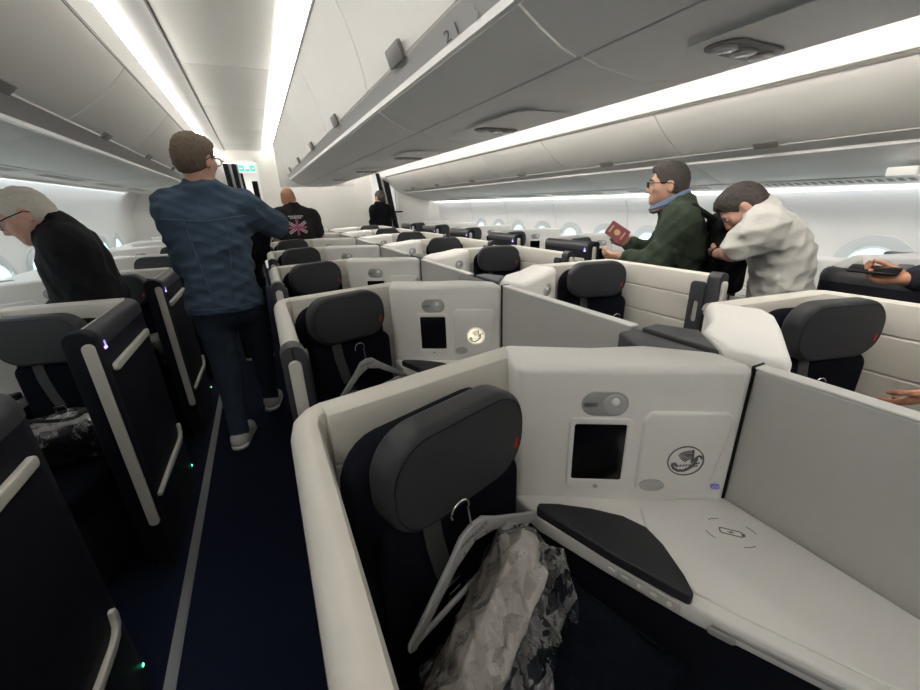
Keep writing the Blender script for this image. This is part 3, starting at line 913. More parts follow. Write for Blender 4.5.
def make_seat():
    """seat local frame: passenger faces -Y, X across (towards the console)"""
    s = empty('airline_seat')
    rec = Matrix.Rotation(math.radians(-11), 4, 'X')

    def rot(mb, pivot=(0, 0.02, 0.42)):
        P = Vector(pivot)
        mb.v = [tuple(P + rec.to_3x3() @ (Vector(v) - P)) for v in mb.v]
        return mb
    bk = MB().plate(rrect(0.395, 0.64, 0.09, 6, 0, 0.71), (0, 0.0, 0), (1, 0, 0), (0, 0, 1), -0.06, 0.02)
    bk.build('backrest', M['fabric'], s, bevel=0.03, seg=4)
    # lower back cushion
    MB().plate(rrect(0.375, 0.42, 0.05, 5, 0.01, 0.66), (0, -0.015, 0), (1, 0, 0), (0, 0, 1), 0.0, 0.045).build('back_cushion', M['fabric'], s, bevel=0.02)
    hd = MB().plate(rrect(0.338, 0.200, 0.086, 8, -0.010, 0.976), (0, -0.03, 0), (1, 0, 0), (0, 0, 1), 0.0, 0.070)
    h = hd.build('headrest', M['charleather'], s, bevel=0.018, seg=5)
    MB().tube([(x, -0.0990, 0.976 + y) for x, y in rrect(0.314, 0.176, 0.076, 8, -0.010, 0)], 0.0015, 5, closed=True).build('piping', M['navy'], h)
    t = MB().plate([(-0.006, -0.011), (0.004, -0.011), (0.008, 0.011), (-0.002, 0.011)], (0.128, -0.0995, 0.945), (1, 0, 0), (0, 0, 1), -0.002, 0.0015).build('red_tag', M['red'], h)
    cu = MB().plate(rrect(0.40, 0.46, 0.07, 5, 0, 0.24), (0, 0, 0.36), (1, 0, 0), (0, -1, 0), -0.115, 0.0)
    cu.build('seat_cushion', M['fabric'], s, bevel=0.03, seg=4)
    MB().box(-0.17, 0.17, -0.44, 0.0, 0.032, 0.36).build('seat_base', M['blackmat'], s, bevel=0.02)
    bl = MB()
    pts = [(-0.075, -0.058, 0.88), (-0.07, -0.064, 0.80), (-0.055, -0.066, 0.72), (-0.045, -0.066, 0.68)]
    for i in range(3):
        p, q = V(*pts[i]), V(*pts[i + 1])
        bl.add([p + V(-0.021, 0, 0), p + V(0.021, 0, 0), q + V(0.021, 0, 0), q + V(-0.021, 0, 0),
                p + V(-0.021, 0.003, 0), p + V(0.021, 0.003, 0), q + V(0.021, 0.003, 0), q + V(-0.021, 0.003, 0)],
               [(0, 1, 2, 3), (4, 7, 6, 5), (0, 4, 5, 1), (3, 2, 6, 7), (0, 3, 7, 4), (1, 5, 6, 2)])
    b = bl.build('seat_belt', M['belt'], s)
    bu = MB().ring(rrect(0.05, 0.036, 0.008, 3), rrect(0.032, 0.016, 0.004, 3), (-0.04, -0.074, 0.665), (1, 0, 0.1), (-0.1, 0, 1), 0, 0.006)
    bu.ring(ellipse(0.024, 0.032, 16, 0, -0.045), ellipse(0.014, 0.020, 16, 0, -0.045), (-0.04, -0.074, 0.665), (1, 0, 0.1), (-0.1, 0, 1), 0, 0.005)
    bu.plate(rrect(0.012, 0.024, 0.003, 3, 0, -0.035), (-0.04, -0.074, 0.665), (1, 0, 0.1), (-0.1, 0, 1), 0.001, 0.004)
    bu.build('buckle', M['chrome'], b, bevel=0.001)
    return s


SEAT_L = 17.0
suites = {}
seat0 = make_seat()
first_seat = [True]


def put_seat(x, y, sx, label, kind):
    if first_seat[0]:
        s = seat0
        first_seat[0] = False
    else:
        s = dup(seat0)
    s.location = (x + sx * (0.245 if kind == 'centre' else 0.275), y + (0.635 if kind == 'centre' else 0.555), -0.0 if kind == 'centre' else -0.025)
    s.rotation_euler = (0, 0, sx * math.radians(SEAT_L))
    tag(s, label, 'seat', 'airline seats')
    return s


def block(kind, sx, x, ys, where, lit_row=None):
    proto = None
    for i, y in enumerate(ys):
        if lit_row is not None and i == lit_row:
            s = make_suite(kind, sx, lit=True)
        elif proto is None:
            proto = make_suite(kind, sx)
            s = proto
        else:
            s = dup(proto)
        xd = x + (0.012 * i if kind == 'centre' else 0.0)
        s.location = (xd, y, 0)
        o = ORD[i]
        if kind == 'centre':
            lab = 'cream seat shell with white console, %s half of centre block, %s from camera' % (where, o)
            if lit_row is not None and i == lit_row:
                lab = 'cream seat shell with the glowing round emblem, second in the centre block'
            sl = 'navy seat with charcoal headrest in the %s centre file, %s from the camera' % (where, o)
        else:
            lab = 'dark seat shell with pale edge strip, %s window side, %s from camera' % (where, o)
            sl = 'navy seat with charcoal headrest on the %s window side, %s from the camera' % (where, o)
        tag(s, lab, 'seat shell', {'centre': 'centre block seat shells', 'window': 'window side seat shells'}[kind])
        put_seat(xd, y, sx, sl, kind)


rows = [1.08 * k for k in range(7)]
block('centre', 1, 0.0, rows, 'left', lit_row=1)
block('centre', -1, 2 * CX, rows, 'right')
block('window', -1, -0.56, [0.495 + PITCH * k - 0.0 for k in range(0, 7)], 'left')
block('window', 1, 2.49, [0.27 + 1.12 * k for k in range(0, 7)], 'right')

# privacy dividers on the centre line
dv = None
for k, y in enumerate(rows):
    if dv is None:
        dv = empty('privacy_divider')
        MB().box(0.9375, 0.9725, -0.29, 0.434, 0.30, ZT - 0.005).build('panel', M['divider'], dv, bevel=0.006)
        MB().box(0.937, 0.973, -0.292, 0.435, ZT - 0.006, ZT).build('top_trim', M['white'], dv, bevel=0.004)
        MB().box(0.9355, 0.976, 0.435, 0.440, 0.30, ZT + 0.001).build('end_gasket', M['blackmat'], dv)
        d = dv
    else:
        d = dup(dv)
    d.location = (0.012 * k, y, 0)
    tag(d, 'flat grey privacy divider between the centre seats, %s from the camera' % ORD[k], 'divider', 'centre privacy dividers')


# ------------------------------------------------------------------ people (one smooth continuous body each, clothes and hair as parts)
from mathutils.bvhtree import BVHTree


class Field:
    """signed distance grid; shapes are blended in, the zero surface becomes the mesh"""
    def __init__(s, lo, hi, h):
        s.lo, s.h = V(*lo), h
        s.n = [int(math.ceil((hi[i] - lo[i]) / h)) + 1 for i in range(3)]
        s.f = np.full(s.n, 0.2, dtype=np.float32)

    def box(s, lo, hi):
        sl, ax = [], []
        for i in range(3):
            a = max(0, int((lo[i] - s.lo[i]) / s.h))
            b = min(s.n[i], int((hi[i] - s.lo[i]) / s.h) + 2)
            if b <= a:
                return None, None
            sl.append(slice(a, b))
            ax.append(np.arange(a, b, dtype=np.float32) * s.h + s.lo[i])
        return tuple(sl), np.meshgrid(*ax, indexing='ij')

    def put(s, d, sl, k, op):
        f = s.f[sl]
        if op == 'sub':
            d = -d
            h = np.clip(0.5 - 0.5 * (d - f) / k, 0, 1) if False else np.maximum(k - np.abs(f - d), 0) / k
            s.f[sl] = np.maximum(f, d) + h * h * k * 0.25
        else:
            h = np.maximum(k - np.abs(f - d), 0) / k
            s.f[sl] = np.minimum(f, d) - h * h * k * 0.25

    def shape(s, p, op='add', grow=0.0):
        kind, k = p[0], p[-1]
        m = k + 0.03 + grow
        if kind == 'c':
            _, a, b, ra, rb, _ = p
            a, b = V(*a), V(*b)
            R = max(ra, rb) + m
            sl, G = s.box(np.minimum(a, b) - R, np.maximum(a, b) + R)
            if sl is None:
                return
            d = b - a
            L2 = float(d @ d) + 1e-12
            q = [G[i] - a[i] for i in range(3)]
            t = np.clip((q[0] * d[0] + q[1] * d[1] + q[2] * d[2]) / L2, 0, 1)
            D = np.sqrt(sum((q[i] - t * d[i]) ** 2 for i in range(3))) - (ra + (rb - ra) * t) - grow
        else:
            _, c, r, R3, _ = p
            c = V(*c)
            R = max(r) + m
            sl, G = s.box(c - R, c + R)
            if sl is None:
                return
            q = [G[i] - c[i] for i in range(3)]
            if R3 is not None:
                q = [R3[j][0] * q[0] + R3[j][1] * q[1] + R3[j][2] * q[2] for j in range(3)]
            rr = [x + grow for x in r]
            if kind == 'e':
                k0 = np.sqrt(sum((q[i] / rr[i]) ** 2 for i in range(3)))
                k1 = np.sqrt(sum((q[i] / rr[i] ** 2) ** 2 for i in range(3))) + 1e-6
                D = k0 * (k0 - 1) / k1
            else:                      # 'b' rounded box, rounding = 35% of the smallest half size
                rd = min(rr) * 0.6
                a = [np.maximum(np.abs(q[i]) - (rr[i] - rd), 0) for i in range(3)]
                D = np.sqrt(a[0] ** 2 + a[1] ** 2 + a[2] ** 2) - rd
        s.put(D.astype(np.float32), sl, k, op)

    def half(s, n, c):
        """keep the side where n.p < c"""
        ax = [np.arange(s.n[i], dtype=np.float32) * s.h + s.lo[i] for i in range(3)]
        D = n[0] * ax[0][:, None, None] + n[1] * ax[1][None, :, None] + n[2] * ax[2][None, None, :] - c
        s.f = np.maximum(s.f, D.astype(np.float32))

    def wrinkle(s, amp, freq, seed, stretch=(1, 1, 1)):
        i = np.argwhere(np.abs(s.f) < 0.035)
        if not len(i):
            return
        P = i * s.h + s.lo
        rs = np.random.RandomState(seed)
        w = np.zeros(len(P))
        for o in range(7):
            d = rs.normal(size=3)
            d = d / np.linalg.norm(d) * V(*stretch)
            ph = rs.rand() * 6.28
            wob = 0.7 * np.sin(P @ (rs.normal(size=3) * freq * 0.35) + rs.rand() * 6)
            w += np.abs(np.sin(P @ d * freq * (0.6 + 0.2 * o) + ph + wob)) - 0.63
        s.f[i[:, 0], i[:, 1], i[:, 2]] += (amp * w / 2.2).astype(np.float32)

    def mesh(s):
        f = s.f
        f = np.pad(f, 1, constant_values=0.2)
        S = f < 0
        c = np.zeros(tuple(x - 1 for x in f.shape), dtype=np.int8)
        off = [(a, b, d) for a in (0, 1) for b in (0, 1) for d in (0, 1)]
        sh = c.shape
        for (a, b, d) in off:
            c += S[a:a + sh[0], b:b + sh[1], d:d + sh[2]]
        act = (c > 0) & (c < 8)
        A = np.argwhere(act)
        idx = np.full(sh, -1, dtype=np.int64)
        idx[act] = np.arange(len(A))
        acc = np.zeros((len(A), 3))
        cnt = np.zeros(len(A))
        for i, p in enumerate(off):
            for j in range(3):
                if p[j] == 0:
                    q = list(p)
                    q[j] = 1
                    fa = f[A[:, 0] + p[0], A[:, 1] + p[1], A[:, 2] + p[2]]
                    fb = f[A[:, 0] + q[0], A[:, 1] + q[1], A[:, 2] + q[2]]
                    m = (fa < 0) != (fb < 0)
                    t = fa[m] / (fa[m] - fb[m])
                    e = np.tile(np.array(p, float), (m.sum(), 1))
                    e[:, j] += t
                    acc[m] += e
                    cnt[m] += 1
        pos = (A + acc / cnt[:, None] - 1) * s.h + s.lo
        Q = []
        for ax in range(3):
            u, v = (ax + 1) % 3, (ax + 2) % 3
            a = [slice(None)] * 3
            b = [slice(None)] * 3
            a[ax], b[ax] = slice(0, -1), slice(1, None)
            E = np.argwhere(S[tuple(a)] != S[tuple(b)])
            E = E[(E[:, u] > 0) & (E[:, v] > 0) & (E[:, u] < sh[u]) & (E[:, v] < sh[v])]
            ins = S[E[:, 0], E[:, 1], E[:, 2]]
            def cell(du, dv):
                t = E.copy()
                t[:, u] += du
                t[:, v] += dv
                return idx[t[:, 0], t[:, 1], t[:, 2]]
            q = np.stack([cell(-1, -1), cell(0, -1), cell(0, 0), cell(-1, 0)], 1)
            q[~ins] = q[~ins][:, ::-1]
            Q.append(q)
        Q = np.concatenate(Q)
        return pos, Q[(Q >= 0).all(1)]


def field_obj(name, prims, h, m, parent, grow=0.0, cuts=(), subs=(), wr=None, pre=None):
    lo, hi = V(9, 9, 9), V(-9, -9, -9)
    for p in prims:
        if p[0] == 'c':
            R = max(p[3], p[4]) + grow + 0.03
            lo = np.minimum(lo, np.minimum(V(*p[1]), V(*p[2])) - R)
            hi = np.maximum(hi, np.maximum(V(*p[1]), V(*p[2])) + R)
        else:
            R = max(p[2]) + grow + 0.03
            lo, hi = np.minimum(lo, V(*p[1]) - R), np.maximum(hi, V(*p[1]) + R)
    F = Field(lo, hi, h)
    for p in prims:
        F.shape(p, 'add', grow)
    for p in subs:
        F.shape(p, 'sub')
    if wr:
        F.wrinkle(*wr)
    for n, c in cuts:
        F.half(n, c)
    v, f = F.mesh()
    me = bpy.data.meshes.new(name)
    me.from_pydata([tuple(p) for p in v], [], [tuple(int(i) for i in q) for q in f])
    for p in me.polygons:
        p.use_smooth = True
    me.materials.append(m)
    o = bpy.data.objects.new(name, me)
    COL.objects.link(o)
    if parent is not None:
        o.parent = parent
        o.matrix_parent_inverse = Matrix.Translation(parent.location).inverted()
    return o


def toparent(o, parent):
    o.parent = parent
    o.matrix_parent_inverse = Matrix.Translation(parent.location).inverted()
    return o


def hand_prims(wr, d, n, side, curl=0.5, s=1.0, spread=0.0):
    """palm, four unequal bent fingers and a thumb; n = the way the palm faces, side=+1 puts the thumb along +(d x n)"""
    wr, d = V(*wr), nrm(d)
    n = nrm(V(*n) - d * float(V(*n) @ d))
    lat = np.cross(d, n) * side
    P = []
    offs = [0.030, 0.010, -0.010, -0.028]
    lens = [0.070, 0.078, 0.072, 0.056]
    for i in range(4):
        a = wr + d * 0.01 * s + lat * offs[i] * 0.55 * s
        k = wr + (d * (0.088 - 0.004 * abs(i - 1)) + lat * offs[i]) * s
        P.append(('c', a, k, 0.0165 * s, 0.0125 * s, 0.012))
    for i in range(4):
        k = wr + (d * (0.088 - 0.004 * abs(i - 1)) + lat * offs[i]) * s
        L = lens[i] * s
        ang = 0.0
        p = k
        rr = [0.0092, 0.0086, 0.0080, 0.0072]
        for j, fr in enumerate((0.46, 0.30, 0.24)):
            ang += curl * (0.55, 0.95, 0.6)[j]
            dd = d * math.cos(ang) + n * math.sin(ang) + lat * spread * (1.5 - i) * 0.1
            q = p + dd * L * fr
            P.append(('c', p, q, rr[j] * s, rr[j + 1] * s, 0.004))
            p = q
    t0 = wr + (d * 0.020 + lat * 0.022) * s
    t1 = t0 + (d * 0.032 + lat * 0.026 + n * 0.012) * s
    t2 = t1 + (d * 0.030 + lat * 0.004 + n * 0.018) * s
    t3 = t2 + (d * 0.020 - lat * 0.004 + n * 0.010) * s
    P += [('c', t0, t1, 0.016 * s, 0.0125 * s, 0.008), ('c', t1, t2, 0.0115 * s, 0.0098 * s, 0.004), ('c', t2, t3, 0.0098 * s, 0.008 * s, 0.004)]
    return P


def head_frame(face, up):
    f = nrm(face)
    u = nrm(V(*up) - f * float(V(*up) @ f))
    r = np.cross(f, u)
    return f, u, r, np.stack([r, f, u])


def head_prims(C, face, up, s=1.0, fat=1.0):
    f, u, r, R = head_frame(face, up)
    C = V(*C)
    at = lambda a, b, c: C + (r * a + f * b + u * c) * s
    P = [('e', at(0, -0.012, 0.022), (0.076 * s, 0.098 * s, 0.088 * s), R, 0.02),
         ('e', at(0, 0.028, -0.040), (0.060 * s * fat, 0.068 * s, 0.082 * s), R, 0.03),
         ('e', at(0, -0.005, -0.030), (0.068 * s * fat, 0.070 * s, 0.070 * s), R, 0.02),
         ('e', at(0, 0.070, -0.098), (0.026 * s, 0.022 * s, 0.020 * s), R, 0.025),
         ('c', at(-0.034, 0.082, 0.018), at(0.034, 0.082, 0.018), 0.011 * s, 0.011 * s, 0.014),
         ('c', at(0, 0.092, 0.004), at(0, 0.107, -0.032), 0.008 * s, 0.0120 * s, 0.012),
         ('c', at(-0.012, 0.098, -0.038), at(0.012, 0.098, -0.038), 0.009 * s, 0.009 * s, 0.006),
         ('c', at(-0.018, 0.086, -0.066), at(0.018, 0.086, -0.066), 0.007 * s, 0.007 * s, 0.006),
         ('c', at(-0.016, 0.085, -0.078), at(0.016, 0.085, -0.078), 0.0075 * s, 0.0075 * s, 0.005),
         ('e', at(-0.045, 0.058, -0.026), (0.022 * s, 0.020 * s, 0.022 * s), R, 0.02),
         ('e', at(0.045, 0.058, -0.026), (0.022 * s, 0.020 * s, 0.022 * s), R, 0.02)]
    for sg in (-1, 1):
        P.append(('e', at(sg * 0.078, -0.008, -0.012), (0.011 * s, 0.020 * s, 0.032 * s), R, 0.006))
        P.append(('e', at(sg * 0.080, -0.012, -0.034), (0.008 * s, 0.011 * s, 0.012 * s), R, 0.006))
    S = [('e', at(sg * 0.032, 0.092, 0.001), (0.017 * s, 0.012 * s, 0.011 * s), R, 0.010) for sg in (-1, 1)]
    S += [('e', at(sg * 0.0885, -0.002, -0.010), (0.006 * s, 0.010 * s, 0.018 * s), R, 0.006) for sg in (-1, 1)]
    return P, S, at, (f, u, r, R)


def person(J, label, tops, trousers, skin, hair=None, h=0.008, sleeve='long', hem=None, fat=1.0, topgrow=0.022, hands=None,
           glasses=None, shoes=None, hs=1.0, collar=None, wr=(0.006, 38, 3), beard=None, legs=True, group=None):
    fat_ = fat
    base = V(*J['pel'])
    root = empty('person', (base[0], base[1], 0.0), 0, label, 'person', group)
    j = {k: V(*v) for k, v in J.items()}
    lat = nrm(j['shR'] - j['shL'])
    up = nrm(j['nec'] - j['pel'])
    fw = np.cross(up, lat)
    fw = nrm(fw)
    Rb = np.stack([lat, fw, up])
    upc = nrm(j['nec'] - j['che'])
    Rc = np.stack([lat, nrm(np.cross(upc, lat)), upc])
    ab = (j['pel'] + j['che']) / 2
    torso = [('e', j['pel'] + up * 0.0, (0.165 * fat_, 0.120 * fat_, 0.15), Rb, 0.06),
             ('e', ab + fw * 0.02 * (fat_ - 1) * 5, (0.150 * fat_, 0.112 * fat_ ** 1.5, 0.17), Rb, 0.06),
             ('e', j['che'], (0.165 * fat_, 0.118 * fat_, 0.19), Rc, 0.06),
             ('c', j['shL'] - Rc[2] * 0.03, j['shR'] - Rc[2] * 0.03, 0.070, 0.070, 0.06),
             ('c', j['nec'], j['shL'] + Rc[2] * 0.005, 0.058, 0.050, 0.05), ('c', j['nec'], j['shR'] + Rc[2] * 0.005, 0.058, 0.050, 0.05)]
    arms, fore, leg = [], [], []
    for s in 'LR':
        arms.append(('c', j['sh' + s], j['el' + s], 0.058 * fat_ ** 0.5, 0.044 * fat_ ** 0.5, 0.04))
        fore.append(('c', j['el' + s], j['wr' + s], 0.043 * fat_ ** 0.5, 0.028, 0.025))
        leg.append(('c', j['hip' + s], j['kn' + s], 0.088 * fat_ ** 0.5, 0.057, 0.05))
        leg.append(('c', j['kn' + s], j['an' + s], 0.057, 0.038, 0.03))
    foot = {s: ('c', j['an' + s] - V(0, 0, 0.03), j['to' + s], 0.036, 0.028, 0.03) for s in 'LR'}
    hp, hsub, at, fr = head_prims(j['hed'], J['face'], J.get('up', (0, 0, 1)), hs, 1.0 + 0.25 * (fat - 1))
    f, u, r, R = fr
    neck = [('c', j['nec'] - upc * 0.02, at(0, -0.022, -0.055), 0.058, 0.054, 0.03)]
    body = torso + arms + fore + leg + [foot['L'], foot['R']] + neck + hp
    hands = hands or {}
    for s, sd in (('L', 1), ('R', -1)):
        hh = hands.get(s)
        fd = nrm(j['wr' + s] - j['el' + s])
        if hh:
            body += hand_prims(j['wr' + s], hh[0], hh[1], hh[2], hh[3], hh[4] if len(hh) > 4 else 1.0)
        else:
            inward = lat * (1 if s == 'L' else -1)
            body += hand_prims(j['wr' + s], fd, inward, 1 if s == 'R' else -1, 0.45)
    field_obj('body', body, h, skin, root, subs=hsub)
    # eyes
    for sg in (-1, 1):
        e = MB().sphere(at(sg * 0.032, 0.0795, 0.000), 0.0105 * hs, nu=12, nv=8).build('eye', M['eyewhite'], None, mirror=False)
        toparent(e, root)
        q = MB().sphere(at(sg * 0.032, 0.0865, 0.000), 0.0050 * hs, nu=10, nv=6).build('iris', M['black'], None, mirror=False)
        q.parent = e
    # upper garment
    tp, tm, tname = list(torso), tops[1], tops[0]
    for i, s in enumerate('LR'):
        a = arms[i]
        if sleeve == 'long':
            e2 = j['el' + s] + (j['wr' + s] - j['el' + s]) * 0.90
            tp += [('c', a[1], a[2], a[3] + 0.004, a[4] + 0.006, 0.045), ('c', j['el' + s], e2, a[4] + 0.006, 0.030, 0.03)]
        else:
            e2 = j['sh' + s] + (j['el' + s] - j['sh' + s]) * 0.70
            tp += [('c', a[1], e2, a[3] + 0.012, a[4] + 0.020, 0.045)]
    tp.append(('c', j['nec'] - upc * 0.03, j['nec'] + upc * 0.010, 0.060, 0.052, 0.03))
    cuts = []
    if hem is not None:
        tp.append(('e', V(j['pel'][0], j['pel'][1], hem - 0.0), (0.172 * fat_, 0.128 * fat_, 0.12), Rb, 0.05))
        cuts.append(((0, 0, -1), -hem))
    gar = field_obj(tname, tp, h, tm, root, grow=topgrow, cuts=cuts, wr=wr, subs=[('c', j['nec'] + upc * 0.035, at(0, 0.0, -0.02), 0.062, 0.075, 0.01)])
    # trousers
    if legs:
        tr = [torso[0]] + leg
        field_obj('trousers', tr, max(h, 0.009), trousers, root, grow=0.016, cuts=[((0, 0, 1), (hem + 0.02) if hem is not None else j['pel'][2] + 0.06), ((0, 0, -1), -0.075)], wr=(0.005, 30, 5, (1, 1, 1.6)))
        if shoes is not None:
            for s in 'LR':
                an, to = j['an' + s], j['to' + s]
                d = nrm(V(to[0] - an[0], to[1] - an[1], 0))
                sp = [('c', V(an[0], an[1], an[2] - 0.035) - d * 0.03, V(to[0], to[1], to[2] + 0.01) - d * 0.01, 0.044, 0.036, 0.03),
                      ('c', V(an[0], an[1], an[2] + 0.0), V(an[0], an[1], an[2] - 0.04), 0.044, 0.046, 0.02)]
                sh = field_obj('shoe', sp, 0.007, shoes, root, grow=0.006, cuts=[((0, 0, -1), -max(0.004, to[2] - 0.028)), ((0, 0, 1), an[2] + 0.035)])
                lowz = max(0.0, to[2] - 0.03)
                so = field_obj('sole', [('c', V(an[0], an[1], lowz + 0.012) - d * 0.032, V(to[0], to[1], lowz + 0.012) + d * 0.0, 0.050, 0.042, 0.02)], 0.007, M['trimwhite'], None, cuts=[((0, 0, -1), -(lowz + 0.001)), ((0, 0, 1), lowz + 0.026)])
                so.parent = sh
                so.matrix_parent_inverse = sh.matrix_parent_inverse @ Matrix.Identity(4)
                so.matrix_parent_inverse = Matrix.Identity(4)
                so.matrix_parent_inverse = (Matrix.Translation(root.location) @ sh.matrix_parent_inverse).inverted() if False else Matrix.Identity(4)
    # hair
    if hair:
        hm, style = hair
        H = [('e', at(0, -0.014, 0.030), (0.082 * hs, 0.103 * hs, 0.091 * hs), R, 0.01)]
        if style in ('short', 'full'):
            H += [('e', at(0, -0.030, -0.010), (0.080 * hs, 0.088 * hs, 0.085 * hs), R, 0.02)]
        if style == 'full':
            H += [('e', at(0, 0.022, 0.080), (0.064 * hs, 0.066 * hs, 0.040 * hs), R, 0.03)]
        if style == 'quiff':
            H += [('e', at(0, -0.030, -0.010), (0.080 * hs, 0.088 * hs, 0.085 * hs), R, 0.02), ('e', at(0, 0.045, 0.072), (0.060 * hs, 0.055 * hs, 0.040 * hs), R, 0.03)]
        C = at(0, 0, 0)
        subs = [('e', at(0, 0.118, -0.036), (0.105 * hs, 0.092 * hs, 0.112 * hs), R, 0.008)]
        for sg in (-1, 1):
            subs.append(('e', at(sg * 0.088, 0.002, -0.018), (0.022 * hs, 0.030 * hs, 0.038 * hs), R, 0.006))
        nn = -(u * 0.86 - f * 0.5)
        hp_ = at(0, -0.06, -0.072)
        cuts = [(nrm(nn), float(nrm(nn) @ hp_))]
        if style == 'thin':
            subs.append(('e', at(0, 0.09, 0.09), (0.05, 0.07, 0.05), R, 0.02))
        field_obj('hair', H, min(h, 0.0065), hm, root, subs=subs, cuts=cuts, wr=(0.0035, 110, 9, (1, 0.6, 1)))
        for sg in (-1, 1):
            b = MB().tube([at(sg * 0.014, 0.095, 0.022), at(sg * 0.032, 0.096, 0.028), at(sg * 0.050, 0.082, 0.022)], 0.0035, 6).build('eyebrow', hm, None, mirror=False)
            toparent(b, root)
    if glasses:
        g = MB()
        for sg in (-1, 1):
            ring = [at(sg * 0.034 + a, 0.106 - 0.10 * abs(a) * 0.2, -0.002 + b) for a, b in rrect(0.052, 0.036, 0.012, 4)]
            g.tube(ring, 0.0026, 6, closed=True)
            g.tube([at(sg * 0.060, 0.100, 0.008), at(sg * 0.082, 0.05, 0.006), at(sg * 0.085, -0.010, 0.002), at(sg * 0.084, -0.03, -0.012)], 0.0024, 6)
        g.tube([at(-0.009, 0.108, 0.004), at(0, 0.112, 0.006), at(0.009, 0.108, 0.004)], 0.002, 6)
        toparent(g.build('glasses', glasses, None, mirror=False), root)
    return root, j, at, fr, gar


def bvh_of(o):
    me = o.data
    return BVHTree.FromPolygons([v.co.copy() for v in me.vertices], [tuple(p.vertices) for p in me.polygons])


def drape(gar, root, name, polys, o, u, w, m, lift=0.003, n=5):
    """thin flat pieces (quads in the plane o;u,w) laid onto a garment along u x w"""
    tree = bvh_of(gar)
    o, u, w = V(*o), nrm(u), nrm(w)
    nn = np.cross(u, w)
    mb = MB()
    for q in polys:
        q = [V(*p) for p in q]
        vs, ok = [], True
        for i in range(n + 1):
            for k in range(n + 1):
                a, b = i / n, k / n
                p = (q[0] * (1 - a) + q[1] * a) * (1 - b) + (q[3] * (1 - a) + q[2] * a) * b
                P = o + u * p[0] + w * p[1] + nn * 0.3
                hit = tree.ray_cast(Vector(P), Vector(-nn))
                if hit[0] is None:
                    ok = False
                    break
                vs.append(V(*hit[0]) + nn * lift)
            if not ok:
                break
        if ok:
            mb.add(vs, [(i * (n + 1) + k, (i + 1) * (n + 1) + k, (i + 1) * (n + 1) + k + 1, i * (n + 1) + k + 1) for i in range(n) for k in range(n)])
    if not mb.v:
        return None
    b = mb.build(name, m, None, mirror=False)
    return toparent(b, root)


def seamline(gar, root, pts, direction, m, r=0.003, name='seam'):
    tree = bvh_of(gar)
    d = nrm(direction)
    P = []
    for a, b in zip(pts[:-1], pts[1:]):
        for i in range(13):
            p = V(*a) + (V(*b) - V(*a)) * i / 12
            hit = tree.ray_cast(Vector(p - d * 0.5), Vector(d))
            if hit[0] is not None:
                P.append(V(*hit[0]) - d * 0.0005)
    if len(P) > 3:
        toparent(MB().tube(P, r, 5).build(name, m, None, mirror=False), root)


M['eyewhite'] = mat('eye_white', (0.42, 0.39, 0.36), 0.3)
M['skin'] = mat('skin_light', (0.50, 0.29, 0.21), 0.55, var=0.08, vscale=30, bump=0.05, bscale=200)
M['skinpink'] = mat('skin_pink', (0.52, 0.29, 0.22), 0.55, var=0.08, vscale=30)
M['skintan'] = mat('skin_tan', (0.50, 0.24, 0.15), 0.5, var=0.08, vscale=30)
M['hairbrown'] = mat('hair_brown', (0.10, 0.070, 0.048), 0.75, var=0.4, vscale=60, bump=0.6, bscale=120)
M['hairdark'] = mat('hair_dark', (0.045, 0.036, 0.030), 0.7, var=0.5, vscale=60, bump=0.6, bscale=120)
M['hairwhite'] = mat('hair_white', (0.52, 0.48, 0.43), 0.8, var=0.15, vscale=60, bump=0.5, bscale=120)
M['denim'] = mat('denim_jacket', (0.036, 0.064, 0.105), 0.85, var=0.30, vscale=14, bump=0.25, bscale=300)
M['denimseam'] = mat('denim_seam', (0.075, 0.11, 0.165), 0.85)
M['jeans'] = mat('dark_jeans', (0.042, 0.062, 0.098), 0.88, var=0.55, vscale=9, bump=0.25, bscale=300)
M['trainer'] = mat('white_trainer', (0.62, 0.62, 0.62), 0.6, var=0.08)
M['blackcoat'] = mat('black_jacket', (0.008, 0.008, 0.010), 0.8, spec=0.2, var=0.3, vscale=10, bump=0.2, bscale=60)
M['greencoat'] = mat('green_jacket', (0.022, 0.036, 0.020), 0.85, var=0.25, vscale=10, bump=0.2, bscale=60)
M['whiteshirt'] = mat('white_shirt', (0.56, 0.55, 0.52), 0.85, var=0.05, bump=0.15, bscale=120)
M['darktrousers'] = mat('dark_trousers', (0.008, 0.009, 0.013), 0.9, spec=0.15)
M['greyshirt'] = mat('charcoal_shirt', (0.024, 0.022, 0.024), 0.9, spec=0.15, var=0.2, bump=0.15, bscale=100)
M['suit'] = mat('black_suit', (0.005, 0.005, 0.007), 0.9, spec=0.12)
M['bluescarf'] = mat('blue_grey_hood', (0.11, 0.15, 0.24), 0.85, var=0.15, bump=0.3, bscale=120)
M['orange'] = mat('orange_piping', (0.45, 0.20, 0.08), 0.7)
M['backpack'] = mat('black_backpack', (0.006, 0.007, 0.009), 0.7, spec=0.25, bump=0.3, bscale=200)
M['passport'] = mat('maroon_passport', (0.27, 0.075, 0.10), 0.5, var=0.1)
M['gold'] = mat('gold_print', (0.62, 0.42, 0.22), 0.5)
M['checkshirt'] = mat('red_check', (0.45, 0.16, 0.18), 0.85, var=0.7, vscale=150)
M['flagred'] = mat('print_red', (0.36, 0.10, 0.14), 0.9)
M['flagblue'] = mat('print_greyblue', (0.20, 0.20, 0.23), 0.9)
M['printwhite'] = mat('print_white', (0.55, 0.53, 0.52), 0.9)
M['navyknit'] = mat('navy_knit', (0.010, 0.013, 0.028), 0.9, bump=0.3, bscale=200)
M['greyflannel'] = mat('grey_check_jacket', (0.055, 0.058, 0.062), 0.85, var=0.7, vscale=70)


